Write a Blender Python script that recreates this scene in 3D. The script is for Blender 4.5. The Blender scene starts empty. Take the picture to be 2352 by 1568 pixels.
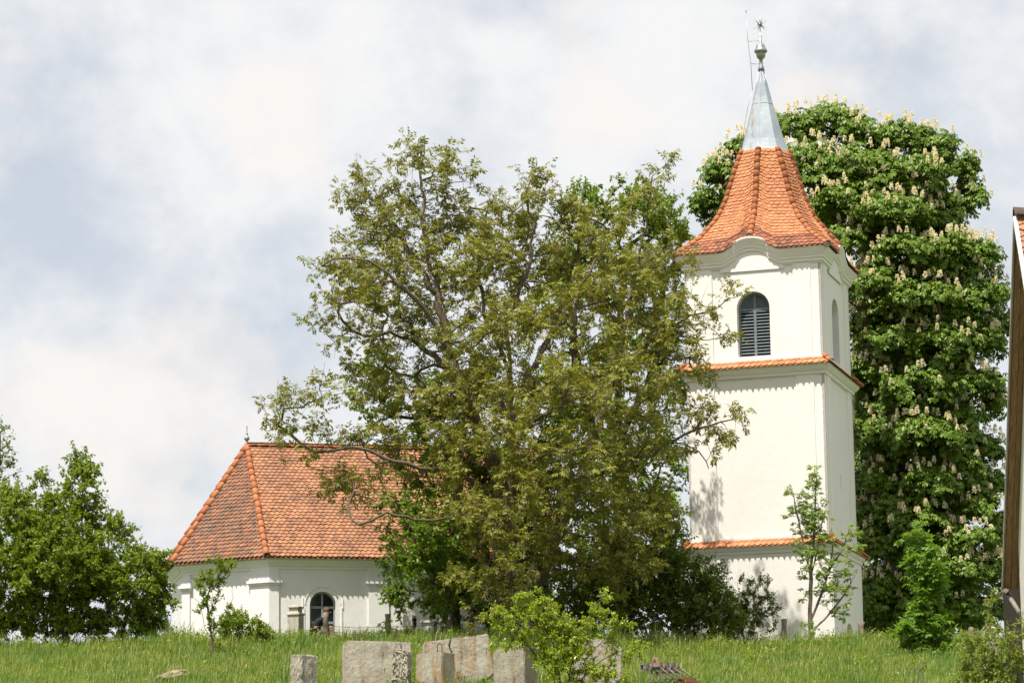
import bpy, bmesh, math, random
import numpy as np
from mathutils import Vector, Matrix
# ------------------------------------------------------------------ camera, light, world
S = bpy.context.scene
F, PITCH, ROLL = 7000.0, 0.186, 0.0133          # focal length in units of a 2352-wide frame
cp, sp = math.cos(PITCH), math.sin(PITCH)
fw = np.array([0, cp, sp]); up0 = np.array([0, -sp, cp]); rt0 = np.array([1.0, 0, 0])
rt = math.cos(ROLL)*rt0 - math.sin(ROLL)*up0
up = math.sin(ROLL)*rt0 + math.cos(ROLL)*up0
cam = bpy.data.cameras.new('camera'); co = bpy.data.objects.new('camera', cam); S.collection.objects.link(co)
cam.sensor_width = 36; cam.lens = 36*F/2352; cam.clip_start = 0.5; cam.clip_end = 9000
M4 = Matrix.Identity(4)
for i in range(3):
    M4[i][0], M4[i][1], M4[i][2] = rt[i], up[i], -fw[i]
co.matrix_world = M4
S.camera = co

def at(u, v, Y):
    """point at depth Y (metres along the level line of sight) seen in direction (u, v)"""
    d = fw + rt*((u-1176)/F) + up*((784-v)/F)
    return d*(Y/d[1])
def ray(u, v):
    d = fw + rt*((u-1176)/F) + up*((784-v)/F)
    return d/np.linalg.norm(d)

SUN_EL, SUN_AZ = math.radians(64), math.radians(35)      # azimuth: to the left of straight behind the camera
sd = Vector((-math.sin(SUN_AZ)*math.cos(SUN_EL), -math.cos(SUN_AZ)*math.cos(SUN_EL), math.sin(SUN_EL)))
sl = bpy.data.lights.new('sun', 'SUN'); sl.energy = 5.0; sl.angle = math.radians(0.5); sl.color = (1, .955, .87)
so = bpy.data.objects.new('sun', sl); S.collection.objects.link(so)
so.rotation_euler = sd.to_track_quat('Z', 'Y').to_euler(); so.location = (-40, -60, 120)

W = bpy.data.worlds.new('World'); S.world = W; W.use_nodes = True
wt = W.node_tree; wt.nodes.clear()
def wn(t, **k):
    n = wt.nodes.new(t)
    for a, b in k.items(): setattr(n, a, b)
    return n
def wl(a, b): wt.links.new(a, b)
def wmath(op, a, b=None, c=None, clamp=False):
    n = wn('ShaderNodeMath', operation=op, use_clamp=clamp)
    for i, x in enumerate((a, b, c)):
        if x is None: continue
        if isinstance(x, (int, float)): n.inputs[i].default_value = x
        else: wl(x, n.inputs[i])
    return n.outputs[0]
sky = wn('ShaderNodeTexSky', sky_type='NISHITA', sun_disc=False)
sky.sun_elevation = SUN_EL; sky.sun_rotation = math.radians(180)+SUN_AZ
sky.air_density = 1.0; sky.dust_density = 2.0; sky.ozone_density = 1.0
tc = wn('ShaderNodeTexCoord')
mp = wn('ShaderNodeMapping'); mp.inputs['Scale'].default_value = (1, 1, 1.15); mp.inputs['Location'].default_value = (3.1, 0.4, 1.7)
wl(tc.outputs['Generated'], mp.inputs['Vector'])
def noise(scale, detail, rough, dist=0.0):
    n = wn('ShaderNodeTexNoise'); n.inputs['Scale'].default_value = scale; n.inputs['Detail'].default_value = detail
    n.inputs['Roughness'].default_value = rough; n.inputs['Distortion'].default_value = dist
    wl(mp.outputs['Vector'], n.inputs['Vector']); return n.outputs['Fac']
n1, n2, n3 = noise(15, 9, .55, .2), noise(38, 9, .58, .15), noise(17, 12, .53, .1)
def bump(u, v, rad, gain):
    """soft round weight about one direction of the sky"""
    d = ray(u, v); vm = wn('ShaderNodeVectorMath', operation='DISTANCE'); vm.inputs[1].default_value = tuple(d)
    nv = wn('ShaderNodeVectorMath', operation='NORMALIZE'); wl(tc.outputs['Generated'], nv.inputs[0]); wl(nv.outputs[0], vm.inputs[0])
    m = wn('ShaderNodeMapRange', interpolation_type='SMOOTHSTEP')
    m.inputs['From Min'].default_value = 0; m.inputs['From Max'].default_value = rad/F
    m.inputs['To Min'].default_value = gain; m.inputs['To Max'].default_value = 0
    wl(vm.outputs['Value'], m.inputs['Value']); return m.outputs[0]
acc = wmath('MULTIPLY_ADD', n1, 0.7, wmath('MULTIPLY', n2, 0.3))
for b in ((120, 620, 420, -.10), (120, 420, 300, -.05), (560, 900, 260, -.08), (860, 560, 300, -.04), (640, 260, 620, .06), (1350, 150, 800, .06), (2230, 560, 380, -.07), (2150, 200, 420, -.03), (1330, 380, 240, .05)):
    acc = wmath('ADD', acc, bump(*b))
# second layer: puffy cumulus with firmer edges, thickest low on the left
acc2 = n3
for b in ((130, 960, 330, .17), (300, 1090, 260, .12), (470, 760, 300, .15), (620, 330, 330, .11), (250, 520, 220, .08), (1380, 380, 260, .12), (1870, 240, 240, .12), (120, 120, 330, .08), (2250, 900, 300, .05)):
    acc2 = wmath('ADD', acc2, bump(*b))
puff = wn('ShaderNodeMapRange', interpolation_type='SMOOTHSTEP'); puff.inputs['From Min'].default_value = .55; puff.inputs['From Max'].default_value = .68
wl(acc2, puff.inputs['Value'])
mask = wn('ShaderNodeMapRange', interpolation_type='SMOOTHSTEP')
mask.inputs['From Min'].default_value = .33; mask.inputs['From Max'].default_value = .60
wl(acc, mask.inputs['Value'])
cr0 = wn('ShaderNodeValToRGB'); e = cr0.color_ramp.elements
e[0].position = .34; e[0].color = (.665, .705, .755, 1); e[1].position = .64; e[1].color = (.84, .84, .84, 1)
m_ = e.new(.49); m_.color = (.76, .78, .805, 1)
wl(acc, cr0.inputs['Fac'])
crm = wn('ShaderNodeMix', data_type='RGBA'); wl(wmath('MULTIPLY', puff.outputs[0], .72), crm.inputs[0]); wl(cr0.outputs['Color'], crm.inputs[6]); crm.inputs[7].default_value = (.88, .84, .805, 1)
class cr: outputs = {'Color': crm.outputs[2]}
b1 = wn('ShaderNodeBackground'); b1.inputs['Strength'].default_value = .09; wl(sky.outputs['Color'], b1.inputs['Color'])
b2 = wn('ShaderNodeBackground'); b2.inputs['Strength'].default_value = .81; wl(cr.outputs['Color'], b2.inputs['Color'])
mx = wn('ShaderNodeMixShader')
wl(wmath('MULTIPLY_ADD', mask.outputs[0], .28, .72), mx.inputs['Fac'])
wl(b1.outputs[0], mx.inputs[1]); wl(b2.outputs[0], mx.inputs[2])
wo = wn('ShaderNodeOutputWorld'); wl(mx.outputs[0], wo.inputs['Surface'])
S.view_settings.view_transform = 'Standard'; S.view_settings.look = 'None'
S.view_settings.exposure = 0.45; S.view_settings.gamma = 1.0; S.view_settings.use_curve_mapping = False

# ------------------------------------------------------------------ helpers
C = S.collection
def V(*a): return np.array(a, float)
def nrm(a): return a/(np.linalg.norm(a, axis=-1, keepdims=True)+1e-9)

def tag(o, label=None, cat=None, group=None, kind=None):
    if label: o['label'] = label
    if cat: o['category'] = cat
    if group: o['group'] = group
    if kind: o['kind'] = kind
    return o
def thing(name, loc, label, cat, group=None, rz=0.0):
    o = bpy.data.objects.new(name, None); C.objects.link(o); o.empty_display_size = .3
    o.location = tuple(loc); o.rotation_euler = (0, 0, rz)
    return tag(o, label, cat, group)
def base_of(parent):
    while parent is not None and parent.parent is not None: parent = parent.parent
    return np.array(parent.location) if parent is not None else np.zeros(3)
def link(name, me, mat, parent=None):
    o = bpy.data.objects.new(name, me); C.objects.link(o)
    for m in (mat if isinstance(mat, (list, tuple)) else [mat]): me.materials.append(m)
    if parent is not None: o.parent = parent
    return o
def np_mesh(name, verts, faces, mat, parent=None, world=True, smooth=False, mids=None):
    """faces: (n,k) int array, all polygons of k corners"""
    verts = np.asarray(verts, np.float32); faces = np.asarray(faces, np.int32)
    if parent is not None and world: verts = verts - base_of(parent).astype(np.float32)
    me = bpy.data.meshes.new(name); n, k = faces.shape
    me.vertices.add(len(verts)); me.vertices.foreach_set('co', verts.ravel())
    me.loops.add(n*k); me.loops.foreach_set('vertex_index', faces.ravel())
    me.polygons.add(n); me.polygons.foreach_set('loop_start', np.arange(0, n*k, k, dtype=np.int32))
    me.polygons.foreach_set('loop_total', np.full(n, k, np.int32))
    if smooth: me.polygons.foreach_set('use_smooth', np.ones(n, bool))
    if mids is not None: me.polygons.foreach_set('material_index', np.asarray(mids, np.int32))
    me.update(calc_edges=True)
    return link(name, me, mat, parent)

class MB:
    def __init__(s): s.v = []; s.f = []; s.sm = []
    def add(s, vs, fs, smooth=False):
        o = len(s.v); s.v += [tuple(x) for x in vs]; s.f += [tuple(i+o for i in f) for f in fs]; s.sm += [smooth]*len(fs); return s
    def box(s, lo, hi, R=None, T=None):
        x0, y0, z0 = lo; x1, y1, z1 = hi
        vs = [V(x, y, z) for z in (z0, z1) for x, y in ((x0, y0), (x1, y0), (x1, y1), (x0, y1))]
        if R is not None: vs = [R @ p for p in vs]
        if T is not None: vs = [p+T for p in vs]
        return s.add(vs, [(3, 2, 1, 0), (4, 5, 6, 7), (0, 1, 5, 4), (1, 2, 6, 5), (2, 3, 7, 6), (3, 0, 4, 7)])
    def prism(s, poly, z0, z1):
        n = len(poly); vs = [(p[0], p[1], z0) for p in poly]+[(p[0], p[1], z1) for p in poly]
        return s.add(vs, [tuple(range(n))[::-1], tuple(range(n, 2*n))]+[(i, (i+1) % n, n+(i+1) % n, n+i) for i in range(n)])
    def extrude(s, pts, off):
        """closed planar outline pts (list of 3-vectors) pushed along off"""
        n = len(pts); off = np.asarray(off, float); vs = [np.asarray(p, float) for p in pts]; vs = vs+[p+off for p in vs]
        return s.add(vs, [tuple(range(n)), tuple(range(n, 2*n))[::-1]]+[(i, n+i, n+(i+1) % n, (i+1) % n) for i in range(n)])
    def tube(s, pts, rad, n=6, cap=True, smooth=True):
        pts = [np.asarray(p, float) for p in pts]; m = len(pts)
        if not hasattr(rad, '__len__'): rad = [rad]*m
        vs = []; ref = None
        for i in range(m):
            t = nrm(pts[min(i+1, m-1)]-pts[max(i-1, 0)])
            if ref is None:
                ref = np.cross(t, V(0, 0, 1) if abs(t[2]) < .9 else V(1, 0, 0))
            a = nrm(ref-t*np.dot(ref, t)); b = np.cross(t, a); ref = a
            for k in range(n):
                w = 2*math.pi*k/n; vs.append(pts[i]+rad[i]*(math.cos(w)*a+math.sin(w)*b))
        fs = [(i*n+k, i*n+(k+1) % n, (i+1)*n+(k+1) % n, (i+1)*n+k) for i in range(m-1) for k in range(n)]
        s.add(vs, fs, smooth)
        if cap:
            o = len(s.v)-len(vs)
            s.f += [tuple(o+k for k in range(n))[::-1], tuple(o+(m-1)*n+k for k in range(n))]; s.sm += [False, False]
        return s
    def lathe(s, prof, T=(0, 0, 0), n=20, smooth=True):
        T = np.asarray(T, float); m = len(prof)
        vs = [T+V(r*math.cos(2*math.pi*k/n), r*math.sin(2*math.pi*k/n), z) for r, z in prof for k in range(n)]
        fs = [(i*n+k, i*n+(k+1) % n, (i+1)*n+(k+1) % n, (i+1)*n+k) for i in range(m-1) for k in range(n)]
        s.add(vs, fs, smooth); o = len(s.v)-len(vs)
        s.f += [tuple(o+k for k in range(n))[::-1], tuple(o+(m-1)*n+k for k in range(n))]; s.sm += [False, False]
        return s
    def build(s, name, mat, parent=None, world=True, bevel=0):
        vs = s.v
        if parent is not None and world:
            b = base_of(parent); vs = [(x-b[0], y-b[1], z-b[2]) for x, y, z in vs]
        me = bpy.data.meshes.new(name); me.from_pydata(vs, [], s.f)
        me.polygons.foreach_set('use_smooth', s.sm); me.update()
        o = link(name, me, mat, parent)
        if bevel:
            md = o.modifiers.new('bevel', 'BEVEL'); md.width = bevel; md.segments = 2; md.limit_method = 'ANGLE'
        return o

# ------------------------------------------------------------------ materials
def mat(name):
    m = bpy.data.materials.new(name); m.use_nodes = True; nt = m.node_tree
    return m, nt, nt.nodes['Principled BSDF']
def nd(nt, t, **k):
    n = nt.nodes.new(t)
    for a, b in k.items(): setattr(n, a, b)
    return n
def ramp(nt, fac, stops, interp='LINEAR'):
    r = nd(nt, 'ShaderNodeValToRGB'); e = r.color_ramp.elements; r.color_ramp.interpolation = interp
    while len(e) < len(stops): e.new(.5)
    for el, (p, c) in zip(e, stops): el.position = p; el.color = (*c, 1)
    nt.links.new(fac, r.inputs['Fac']); return r.outputs['Color']
def nz(nt, scale, detail=5, rough=.6, sc=None, coord='Object'):
    t = nd(nt, 'ShaderNodeTexCoord'); n = nd(nt, 'ShaderNodeTexNoise')
    n.inputs['Scale'].default_value = scale; n.inputs['Detail'].default_value = detail; n.inputs['Roughness'].default_value = rough
    if sc:
        mpn = nd(nt, 'ShaderNodeMapping'); mpn.inputs['Scale'].default_value = sc
        nt.links.new(t.outputs[coord], mpn.inputs['Vector']); nt.links.new(mpn.outputs['Vector'], n.inputs['Vector'])
    else: nt.links.new(t.outputs[coord], n.inputs['Vector'])
    return n.outputs['Fac']
def mixc(nt, fac, a, b, mode='MIX'):
    n = nd(nt, 'ShaderNodeMix', data_type='RGBA', blend_type=mode)
    for i, x in ((0, fac), (6, a), (7, b)):
        if isinstance(x, (int, float)): n.inputs[i].default_value = x
        elif isinstance(x, tuple): n.inputs[i].default_value = (*x, 1)
        else: nt.links.new(x, n.inputs[i])
    return n.outputs[2]
def setbump(nt, p, h, strength, dist):
    b = nd(nt, 'ShaderNodeBump'); b.inputs['Strength'].default_value = strength; b.inputs['Distance'].default_value = dist
    nt.links.new(h, b.inputs['Height']); nt.links.new(b.outputs[0], p.inputs['Normal'])

def leaf_mat(name, cols, trans=.35, rough=.45, spec=.4):
    m, nt, p = mat(name)
    g = nd(nt, 'ShaderNodeNewGeometry'); n = len(cols)
    c = ramp(nt, g.outputs['Random Per Island'], [((i+.5)/n, c) for i, c in enumerate(cols)])
    nt.links.new(c, p.inputs['Base Color']); p.inputs['Roughness'].default_value = rough; p.inputs['Specular IOR Level'].default_value = spec
    t = nd(nt, 'ShaderNodeBsdfTranslucent')
    nt.links.new(mixc(nt, 1.0, c, (1.25, 1.2, .55), 'MULTIPLY'), t.inputs['Color'])
    mxn = nd(nt, 'ShaderNodeMixShader'); mxn.inputs[0].default_value = trans
    nt.links.new(p.outputs[0], mxn.inputs[1]); nt.links.new(t.outputs[0], mxn.inputs[2])
    nt.links.new(mxn.outputs[0], nt.nodes['Material Output'].inputs['Surface'])
    return m
def plain(name, c, rough=.8, metal=0.0, var=.25, scale=6, bump=0, bscale=30, sc=None, c2=None):
    m, nt, p = mat(name)
    f = nz(nt, scale, 6, .65, sc)
    lo = c2 if c2 else tuple(x*(1-var) for x in c); hi = c if c2 else tuple(min(1, x*(1+var*.6)) for x in c)
    nt.links.new(ramp(nt, f, [(.35, lo), (.65, hi)]), p.inputs['Base Color'])
    p.inputs['Roughness'].default_value = rough; p.inputs['Metallic'].default_value = metal
    if bump: setbump(nt, p, nz(nt, bscale, 5, .6, sc), bump, .02)
    return m
def plaster(name, c):
    m, nt, p = mat(name)
    f = nz(nt, .55, 6, .62); f2 = nz(nt, 2.0, 6, .7, (1, 1, .25))
    a = ramp(nt, f, [(.3, tuple(x*.95 for x in c)), (.6, c)])
    b = ramp(nt, f2, [(.22, (.95, .94, .92)), (.42, (1, 1, 1))])
    nt.links.new(mixc(nt, 1.0, a, b, 'MULTIPLY'), p.inputs['Base Color']); p.inputs['Roughness'].default_value = .92
    p.inputs['Specular IOR Level'].default_value = .15
    hn = nd(nt, 'ShaderNodeMath', operation='ADD'); nt.links.new(nz(nt, 38, 5, .6), hn.inputs[0]); nt.links.new(nz(nt, 3.0, 4, .5), hn.inputs[1])
    setbump(nt, p, hn.outputs[0], .35, .03)
    return m
def tiles(name, cols, dark, dl=.30, dh=.45, dscale=.9, lichen=None):
    m, nt, p = mat(name)
    g = nd(nt, 'ShaderNodeNewGeometry'); n = len(cols)
    c = ramp(nt, g.outputs['Random Per Island'], [((i+.5)/n, c) for i, c in enumerate(cols)])
    c = mixc(nt, ramp(nt, nz(nt, dscale, 8, .75), [(dl, (.75,)*3), (dh, (0, 0, 0))]), c, dark)
    c = mixc(nt, ramp(nt, nz(nt, 22, 4, .6), [(.3, (.35,)*3), (.55, (0, 0, 0))]), c, tuple(x*.55 for x in cols[0]))
    if lichen: c = mixc(nt, ramp(nt, nz(nt, 9, 6, .7), [(.52, (0,)*3), (.66, (.7,)*3)]), c, lichen)
    nt.links.new(c, p.inputs['Base Color']); p.inputs['Roughness'].default_value = .85
    setbump(nt, p, nz(nt, 40, 4, .6), .3, .01)
    return m
def concrete(name, streak=(.32, .22, .12), amt=.5, lichen=None):
    m, nt, p = mat(name)
    c = ramp(nt, nz(nt, 1.6, 8, .7), [(.3, (.29, .255, .20)), (.5, (.41, .37, .30)), (.7, (.52, .48, .40))])
    c = mixc(nt, ramp(nt, nz(nt, 3.2, 6, .7, (1, 1, .16)), [(.46, (0,)*3), (.62, (amt,)*3)]), c, streak)
    c = mixc(nt, ramp(nt, nz(nt, 4.3, 6, .7, (1.3, 1.3, .13)), [(.54, (0,)*3), (.66, (.7,)*3)]), c, (.085, .075, .06))
    c = mixc(nt, ramp(nt, nz(nt, 45, 3, .6), [(.33, (.6,)*3), (.42, (0,)*3)]), c, (.10, .09, .075))
    if lichen: c = mixc(nt, ramp(nt, nz(nt, 2.6, 8, .75), [(.5, (0,)*3), (.62, (.75,)*3)]), c, lichen)
    nt.links.new(c, p.inputs['Base Color']); p.inputs['Roughness'].default_value = .9
    hn = nd(nt, 'ShaderNodeMath', operation='ADD'); nt.links.new(nz(nt, 26, 8, .72), hn.inputs[0]); nt.links.new(nz(nt, 5, 4, .5), hn.inputs[1])
    setbump(nt, p, hn.outputs[0], .6, .03)
    return m
def wood(name, c, c2, sc=(14, 14, 1.2)):
    m, nt, p = mat(name)
    nt.links.new(ramp(nt, nz(nt, 3, 8, .7, sc), [(.3, c2), (.65, c)]), p.inputs['Base Color']); p.inputs['Roughness'].default_value = .85
    setbump(nt, p, nz(nt, 3, 8, .7, sc), .6, .02); return m

M_wall_t = plaster('tower_plaster', (.85, .80, .755)); M_wall_c = plaster('church_plaster', (.845, .81, .795))
M_tile_t = tiles('tower_tiles', [(.48, .180, .075), (.52, .205, .090), (.56, .235, .105), (.52, .20, .085), (.44, .16, .066)], (.26, .095, .055), .25, .38)
M_tile_e = tiles('old_eave_tiles', [(.34, .12, .06), (.22, .085, .05), (.40, .14, .06), (.27, .10, .06), (.15, .07, .045)], (.10, .05, .035), .35, .5, 2.0)
M_tile_c = tiles('church_tiles', [(.36, .155, .074), (.43, .195, .096), (.40, .175, .082), (.46, .220, .110), (.26, .11, .06)], (.18, .085, .05), .36, .54, .55, (.30, .22, .14))
M_tile_w = tiles('weathered_tiles', [(.20, .085, .045), (.33, .12, .052), (.17, .08, .05), (.38, .14, .06), (.24, .12, .07), (.15, .07, .042)], (.10, .06, .04), .38, .56, .8, (.27, .22, .14))
M_ridge = tiles('ridge_tiles', [(.46, .155, .058), (.52, .19, .075), (.42, .14, .06)], (.26, .11, .06), .3, .42, 1.5)
M_mortar = plain('mortar', (.40, .32, .25), .95, var=.3, scale=8, bump=.4)
def metal_sheet():
    m, nt, p = mat('galvanised_sheet')
    c = ramp(nt, nz(nt, 1.2, 6, .6), [(.3, (.36, .40, .43)), (.7, (.52, .56, .59))])
    t = nd(nt, 'ShaderNodeTexCoord'); s = nd(nt, 'ShaderNodeSeparateXYZ'); nt.links.new(t.outputs['Object'], s.inputs[0])
    # a rust run down the sheet on the left of the front seam
    mr = nd(nt, 'ShaderNodeMapRange'); mr.inputs[1].default_value = 0; mr.inputs[2].default_value = .10; mr.inputs[3].default_value = 1; mr.inputs[4].default_value = 0
    ab = nd(nt, 'ShaderNodeMath', operation='ABSOLUTE'); ad = nd(nt, 'ShaderNodeMath', operation='ADD'); ad.inputs[1].default_value = .30
    nt.links.new(s.outputs[0], ad.inputs[0]); nt.links.new(ad.outputs[0], ab.inputs[0]); nt.links.new(ab.outputs[0], mr.inputs[0])
    mu = nd(nt, 'ShaderNodeMath', operation='MULTIPLY'); nt.links.new(mr.outputs[0], mu.inputs[0]); nt.links.new(ramp(nt, nz(nt, 5, 5, .6, (3, 3, .3)), [(.42, (0,)*3), (.6, (.9,)*3)]), mu.inputs[1])
    c = mixc(nt, mu.outputs[0], c, (.34, .19, .07))
    nt.links.new(c, p.inputs['Base Color']); p.inputs['Roughness'].default_value = .42; p.inputs['Metallic'].default_value = .55
    setbump(nt, p, nz(nt, 2.2, 3, .5), .35, .05); return m
M_metal = metal_sheet()
M_zinc = plain('grey_zinc', (.36, .37, .36), .4, .6, .3, 5)
M_iron = plain('rusty_iron', (.16, .085, .05), .85, .2, .5, 20)
M_louv = plain('grey_paint', (.17, .20, .22), .55, 0, .2, 10)
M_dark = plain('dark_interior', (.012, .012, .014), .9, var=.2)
def glass():
    m, nt, p = mat('window_glass'); p.inputs['Base Color'].default_value = (.012, .014, .015, 1); p.inputs['Roughness'].default_value = .12
    setbump(nt, p, nz(nt, 3, 2, .5), .15, .02); return m
M_glass = glass()
M_frame = plain('painted_frame', (.27, .29, .28), .6, var=.2, scale=15)
M_post = wood('weathered_post_wood', (.30, .23, .17), (.07, .05, .04))
M_postc = concrete('concrete_post_pinkish', (.28, .15, .10), .4)
M_conc = concrete('stained_concrete'); M_concb = concrete('rust_streaked_concrete', (.36, .19, .06), .8); M_concl = concrete('lichen_concrete', lichen=(.33, .13, .035))
M_stone = plain('grave_stone', (.46, .42, .33), .9, var=.35, scale=5, bump=.5)
M_stonew = plain('pale_grave_stone', (.60, .58, .52), .9, var=.25, scale=5, bump=.4)
M_plaque = plain('black_plaque', (.02, .02, .022), .25, var=.1)
M_bark = wood('bark_brown', (.16, .115, .075), (.045, .032, .022), (7, 7, 1.0))
M_barkd = wood('bark_dark', (.09, .065, .045), (.025, .02, .015), (8, 8, 1.2))
M_barkg = wood('bark_grey', (.22, .18, .13), (.08, .06, .045), (8, 8, 1.2))
L_walnut = leaf_mat('walnut_leaf', [(.190, .208, .027), (.255, .272, .048), (.210, .238, .035), (.300, .292, .062), (.225, .165, .039), (.252, .278, .046)], .36, .5, .28)
L_chest = leaf_mat('chestnut_leaf', [(.095, .170, .013), (.140, .222, .019), (.110, .190, .015), (.168, .245, .028)], .20, .45, .3)
L_lind = leaf_mat('broadleaf_green', [(.130, .215, .016), (.180, .270, .026), (.150, .240, .020), (.205, .290, .036)], .42)
L_left = leaf_mat('thorn_leaf', [(.165, .245, .018), (.220, .300, .028), (.180, .265, .020), (.245, .310, .040)], .45)
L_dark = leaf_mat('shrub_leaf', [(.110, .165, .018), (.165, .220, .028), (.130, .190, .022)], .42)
L_lime = leaf_mat('lime_leaf', [(.260, .400, .028), (.340, .470, .042), (.290, .430, .030), (.380, .460, .050), (.360, .280, .06)], .42, .35, .5)
L_ash = leaf_mat('ash_leaf', [(.250, .360, .085), (.320, .420, .125), (.280, .390, .10)], .5)
L_ashd = leaf_mat('ash_shrub_leaf', [(.150, .275, .032), (.205, .330, .050), (.170, .300, .038)], .45)
L_haw = leaf_mat('hawthorn_leaf', [(.195, .290, .036), (.255, .345, .052), (.270, .270, .055), (.215, .310, .040)], .45)
L_yell = leaf_mat('pale_leaf', [(.150, .205, .035), (.190, .235, .05)], .4)
M_bloss = leaf_mat('cream_blossom', [(.84, .79, .72), (.88, .84, .78), (.80, .68, .60)], .4, .7, .1)
M_soil = plain('soil_grass', (.075, .115, .022), .95, var=.4, scale=1.2, bump=.3, bscale=3)

# ------------------------------------------------------------------ terrain
CU = [-3000, 0, 400, 650, 900, 1200, 1500, 1800, 1980, 2150, 2352, 5000]
CV = [1478, 1475, 1474, 1468, 1466, 1472, 1484, 1496, 1486, 1490, 1500, 1500]
CX = [(u-1176)/F*103 for u in CU]
CZ = [at(1176, v, 103)[2] for v in CV]
def gz(x, y):
    x = np.asarray(x, float); y = np.asarray(y, float)
    xe = x/np.maximum(y, 40)*103
    zc = np.interp(xe, CX, CZ)
    zc = (zc+np.interp(xe-1.2, CX, CZ)+np.interp(xe+1.2, CX, CZ))/3
    w = 1.1
    t = (102.6-y)/w
    z = zc-.168*w*np.logaddexp(0, t)
    z = z+.10*np.sin(x*.55+1.3)*np.sin(y*.33+.4)+.05*np.sin(x*1.37+y*.8)
    return np.where(z > -1.2, z, -1.7+.5*np.exp(np.minimum(0, (z+1.2))/.5))
def G(x, y): return float(gz(x, y))
xs = np.concatenate([np.linspace(-2500, -80, 25), np.linspace(-60, -26, 30), np.linspace(-25, 25, 140), np.linspace(26, 60, 30), np.linspace(80, 2500, 25)])
ys = np.concatenate([np.linspace(-800, 0, 12), np.linspace(10, 70, 40), np.linspace(71, 112, 150), np.linspace(114, 160, 24), np.linspace(200, 4000, 20)])
XX, YY = np.meshgrid(xs, ys); ZZ = gz(XX, YY)
nx, ny = len(xs), len(ys); ii = np.arange(nx*ny).reshape(ny, nx)
tag(np_mesh('ground', np.stack([XX, YY, ZZ], -1).reshape(-1, 3), np.stack([ii[:-1, :-1], ii[:-1, 1:], ii[1:, 1:], ii[1:, :-1]], -1).reshape(-1, 4), M_soil, smooth=True), 'grassy hillside rising to the church', None, None, 'structure')

# ------------------------------------------------------------------ shared building pieces
def rot2(a): c, s = math.cos(a), math.sin(a); return np.array([[c, -s], [s, c]])
def arch_wall(mb, org, ex, n_in, x0, x1, z0, z1, op=None, depth=.38, back=None):
    """vertical wall sheet in the plane org + ex*a + z, with an arched opening op=(centre, half width, sill z, spring z); reveals go along n_in.
    Arch points are returned."""
    org = np.asarray(org, float); ex = np.asarray(ex, float); n_in = np.asarray(n_in, float)
    P = lambda a, z, d=0: V(*(org[:2]+ex[:2]*a+n_in[:2]*d), z)
    if op is None:
        mb.add([P(x0, z0), P(x1, z0), P(x1, z1), P(x0, z1)], [(0, 1, 2, 3)]); return
    c, h, zb, zs = op
    mb.add([P(x0, z0), P(c-h, z0), P(c-h, z1), P(x0, z1)], [(0, 1, 2, 3)])
    mb.add([P(c+h, z0), P(x1, z0), P(x1, z1), P(c+h, z1)], [(0, 1, 2, 3)])
    if zb > z0: mb.add([P(c-h, z0), P(c+h, z0), P(c+h, zb), P(c-h, zb)], [(0, 1, 2, 3)])
    arc = [(c-h*math.cos(math.pi*k/16), zs+h*math.sin(math.pi*k/16)) for k in range(17)]
    for (a, z), (a2, zz) in zip(arc[:-1], arc[1:]):
        mb.add([P(a, z), P(a2, zz), P(a2, z1), P(a, z1)], [(0, 1, 2, 3)])
    ol = [(c+h, zb), (c-h, zb)]+arc
    ring = ol[1:]+[(c+h, zb)]
    for (a, z), (a2, zz) in zip(ring[:-1], ring[1:]):
        mb.add([P(a, z), P(a, z, depth), P(a2, zz, depth), P(a2, zz)], [(0, 1, 2, 3)])
    mb.add([P(c+h, zb), P(c+h, zb, depth), P(c-h, zb, depth), P(c-h, zb)], [(0, 1, 2, 3)])
    if back: mb.add([P(a, z, depth) for a, z in ring[:-1]]+[P(c+h, zb, depth)], [tuple(range(len(ring)))])
    return ring
def sweep_square(mb, prof):
    """moulding round a square plan: prof = [(half width, z)...]"""
    m = len(prof)
    vs = [V(sx*h, sy*h, z) for h, z in prof for sx, sy in ((-1, -1), (1, -1), (1, 1), (-1, 1))]
    mb.add(vs, [(i*4+k, i*4+(k+1) % 4, (i+1)*4+(k+1) % 4, (i+1)*4+k) for i in range(m-1) for k in range(4)])
POINT = [(-.5, 1.5), (-.5, .42), (0, 0), (.5, .42), (.5, 1.5)]
ROUND = [(-.5, 1.5), (-.5, .34), (-.36, .12), (0, 0), (.36, .12), (.5, .34), (.5, 1.5)]
rng = random.Random(7)
def add_tile(mb, pos, shape, a0, b0, w, e, lift=.035, th=.02):
    """pos(a, b) -> (point, normal); one clay tile whose lower edge sits at row b0"""
    j = rng.uniform(-.012, .012); lj = rng.uniform(-.006, .010); sk = rng.uniform(-.03, .03)
    top, low = [], []
    for x, y in shape:
        p, n = pos(a0+x*w*.97+sk*w*(1-y), b0+y*e+j)
        hgt = lift*(1-y/1.5)+.006+lj*(1-y/1.5)
        top.append(p+n*hgt); low.append(p+n*(hgt-th))
    n = len(shape); fs = [tuple(range(n))]+[(i, n+i, n+i+1, i+1) for i in range(1, n-2)]
    mb.add(top+low, fs)
def tile_plane(mb, O, U, Vs, N, left, right, L, w, e, shape, lift=.035, th=.02):
    def mk(lo, hi):
        def pos(a, b):
            bb = min(max(b, 0), L); a = min(max(a, left(bb)), right(bb)); return O+U*a+Vs*b, N
        return pos
    pos = mk(0, 0); r = 0; b = -.04
    while b < L-.02:
        l, rr = left(max(b, 0)), right(max(b, 0)); a = math.floor(l/w)*w+(w/2 if r % 2 else 0)
        while a < rr+w/2:
            if a > l-w/2: add_tile(mb, pos, shape, a, b, w, e, lift, th)
            a += w
        b += e; r += 1
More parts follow.
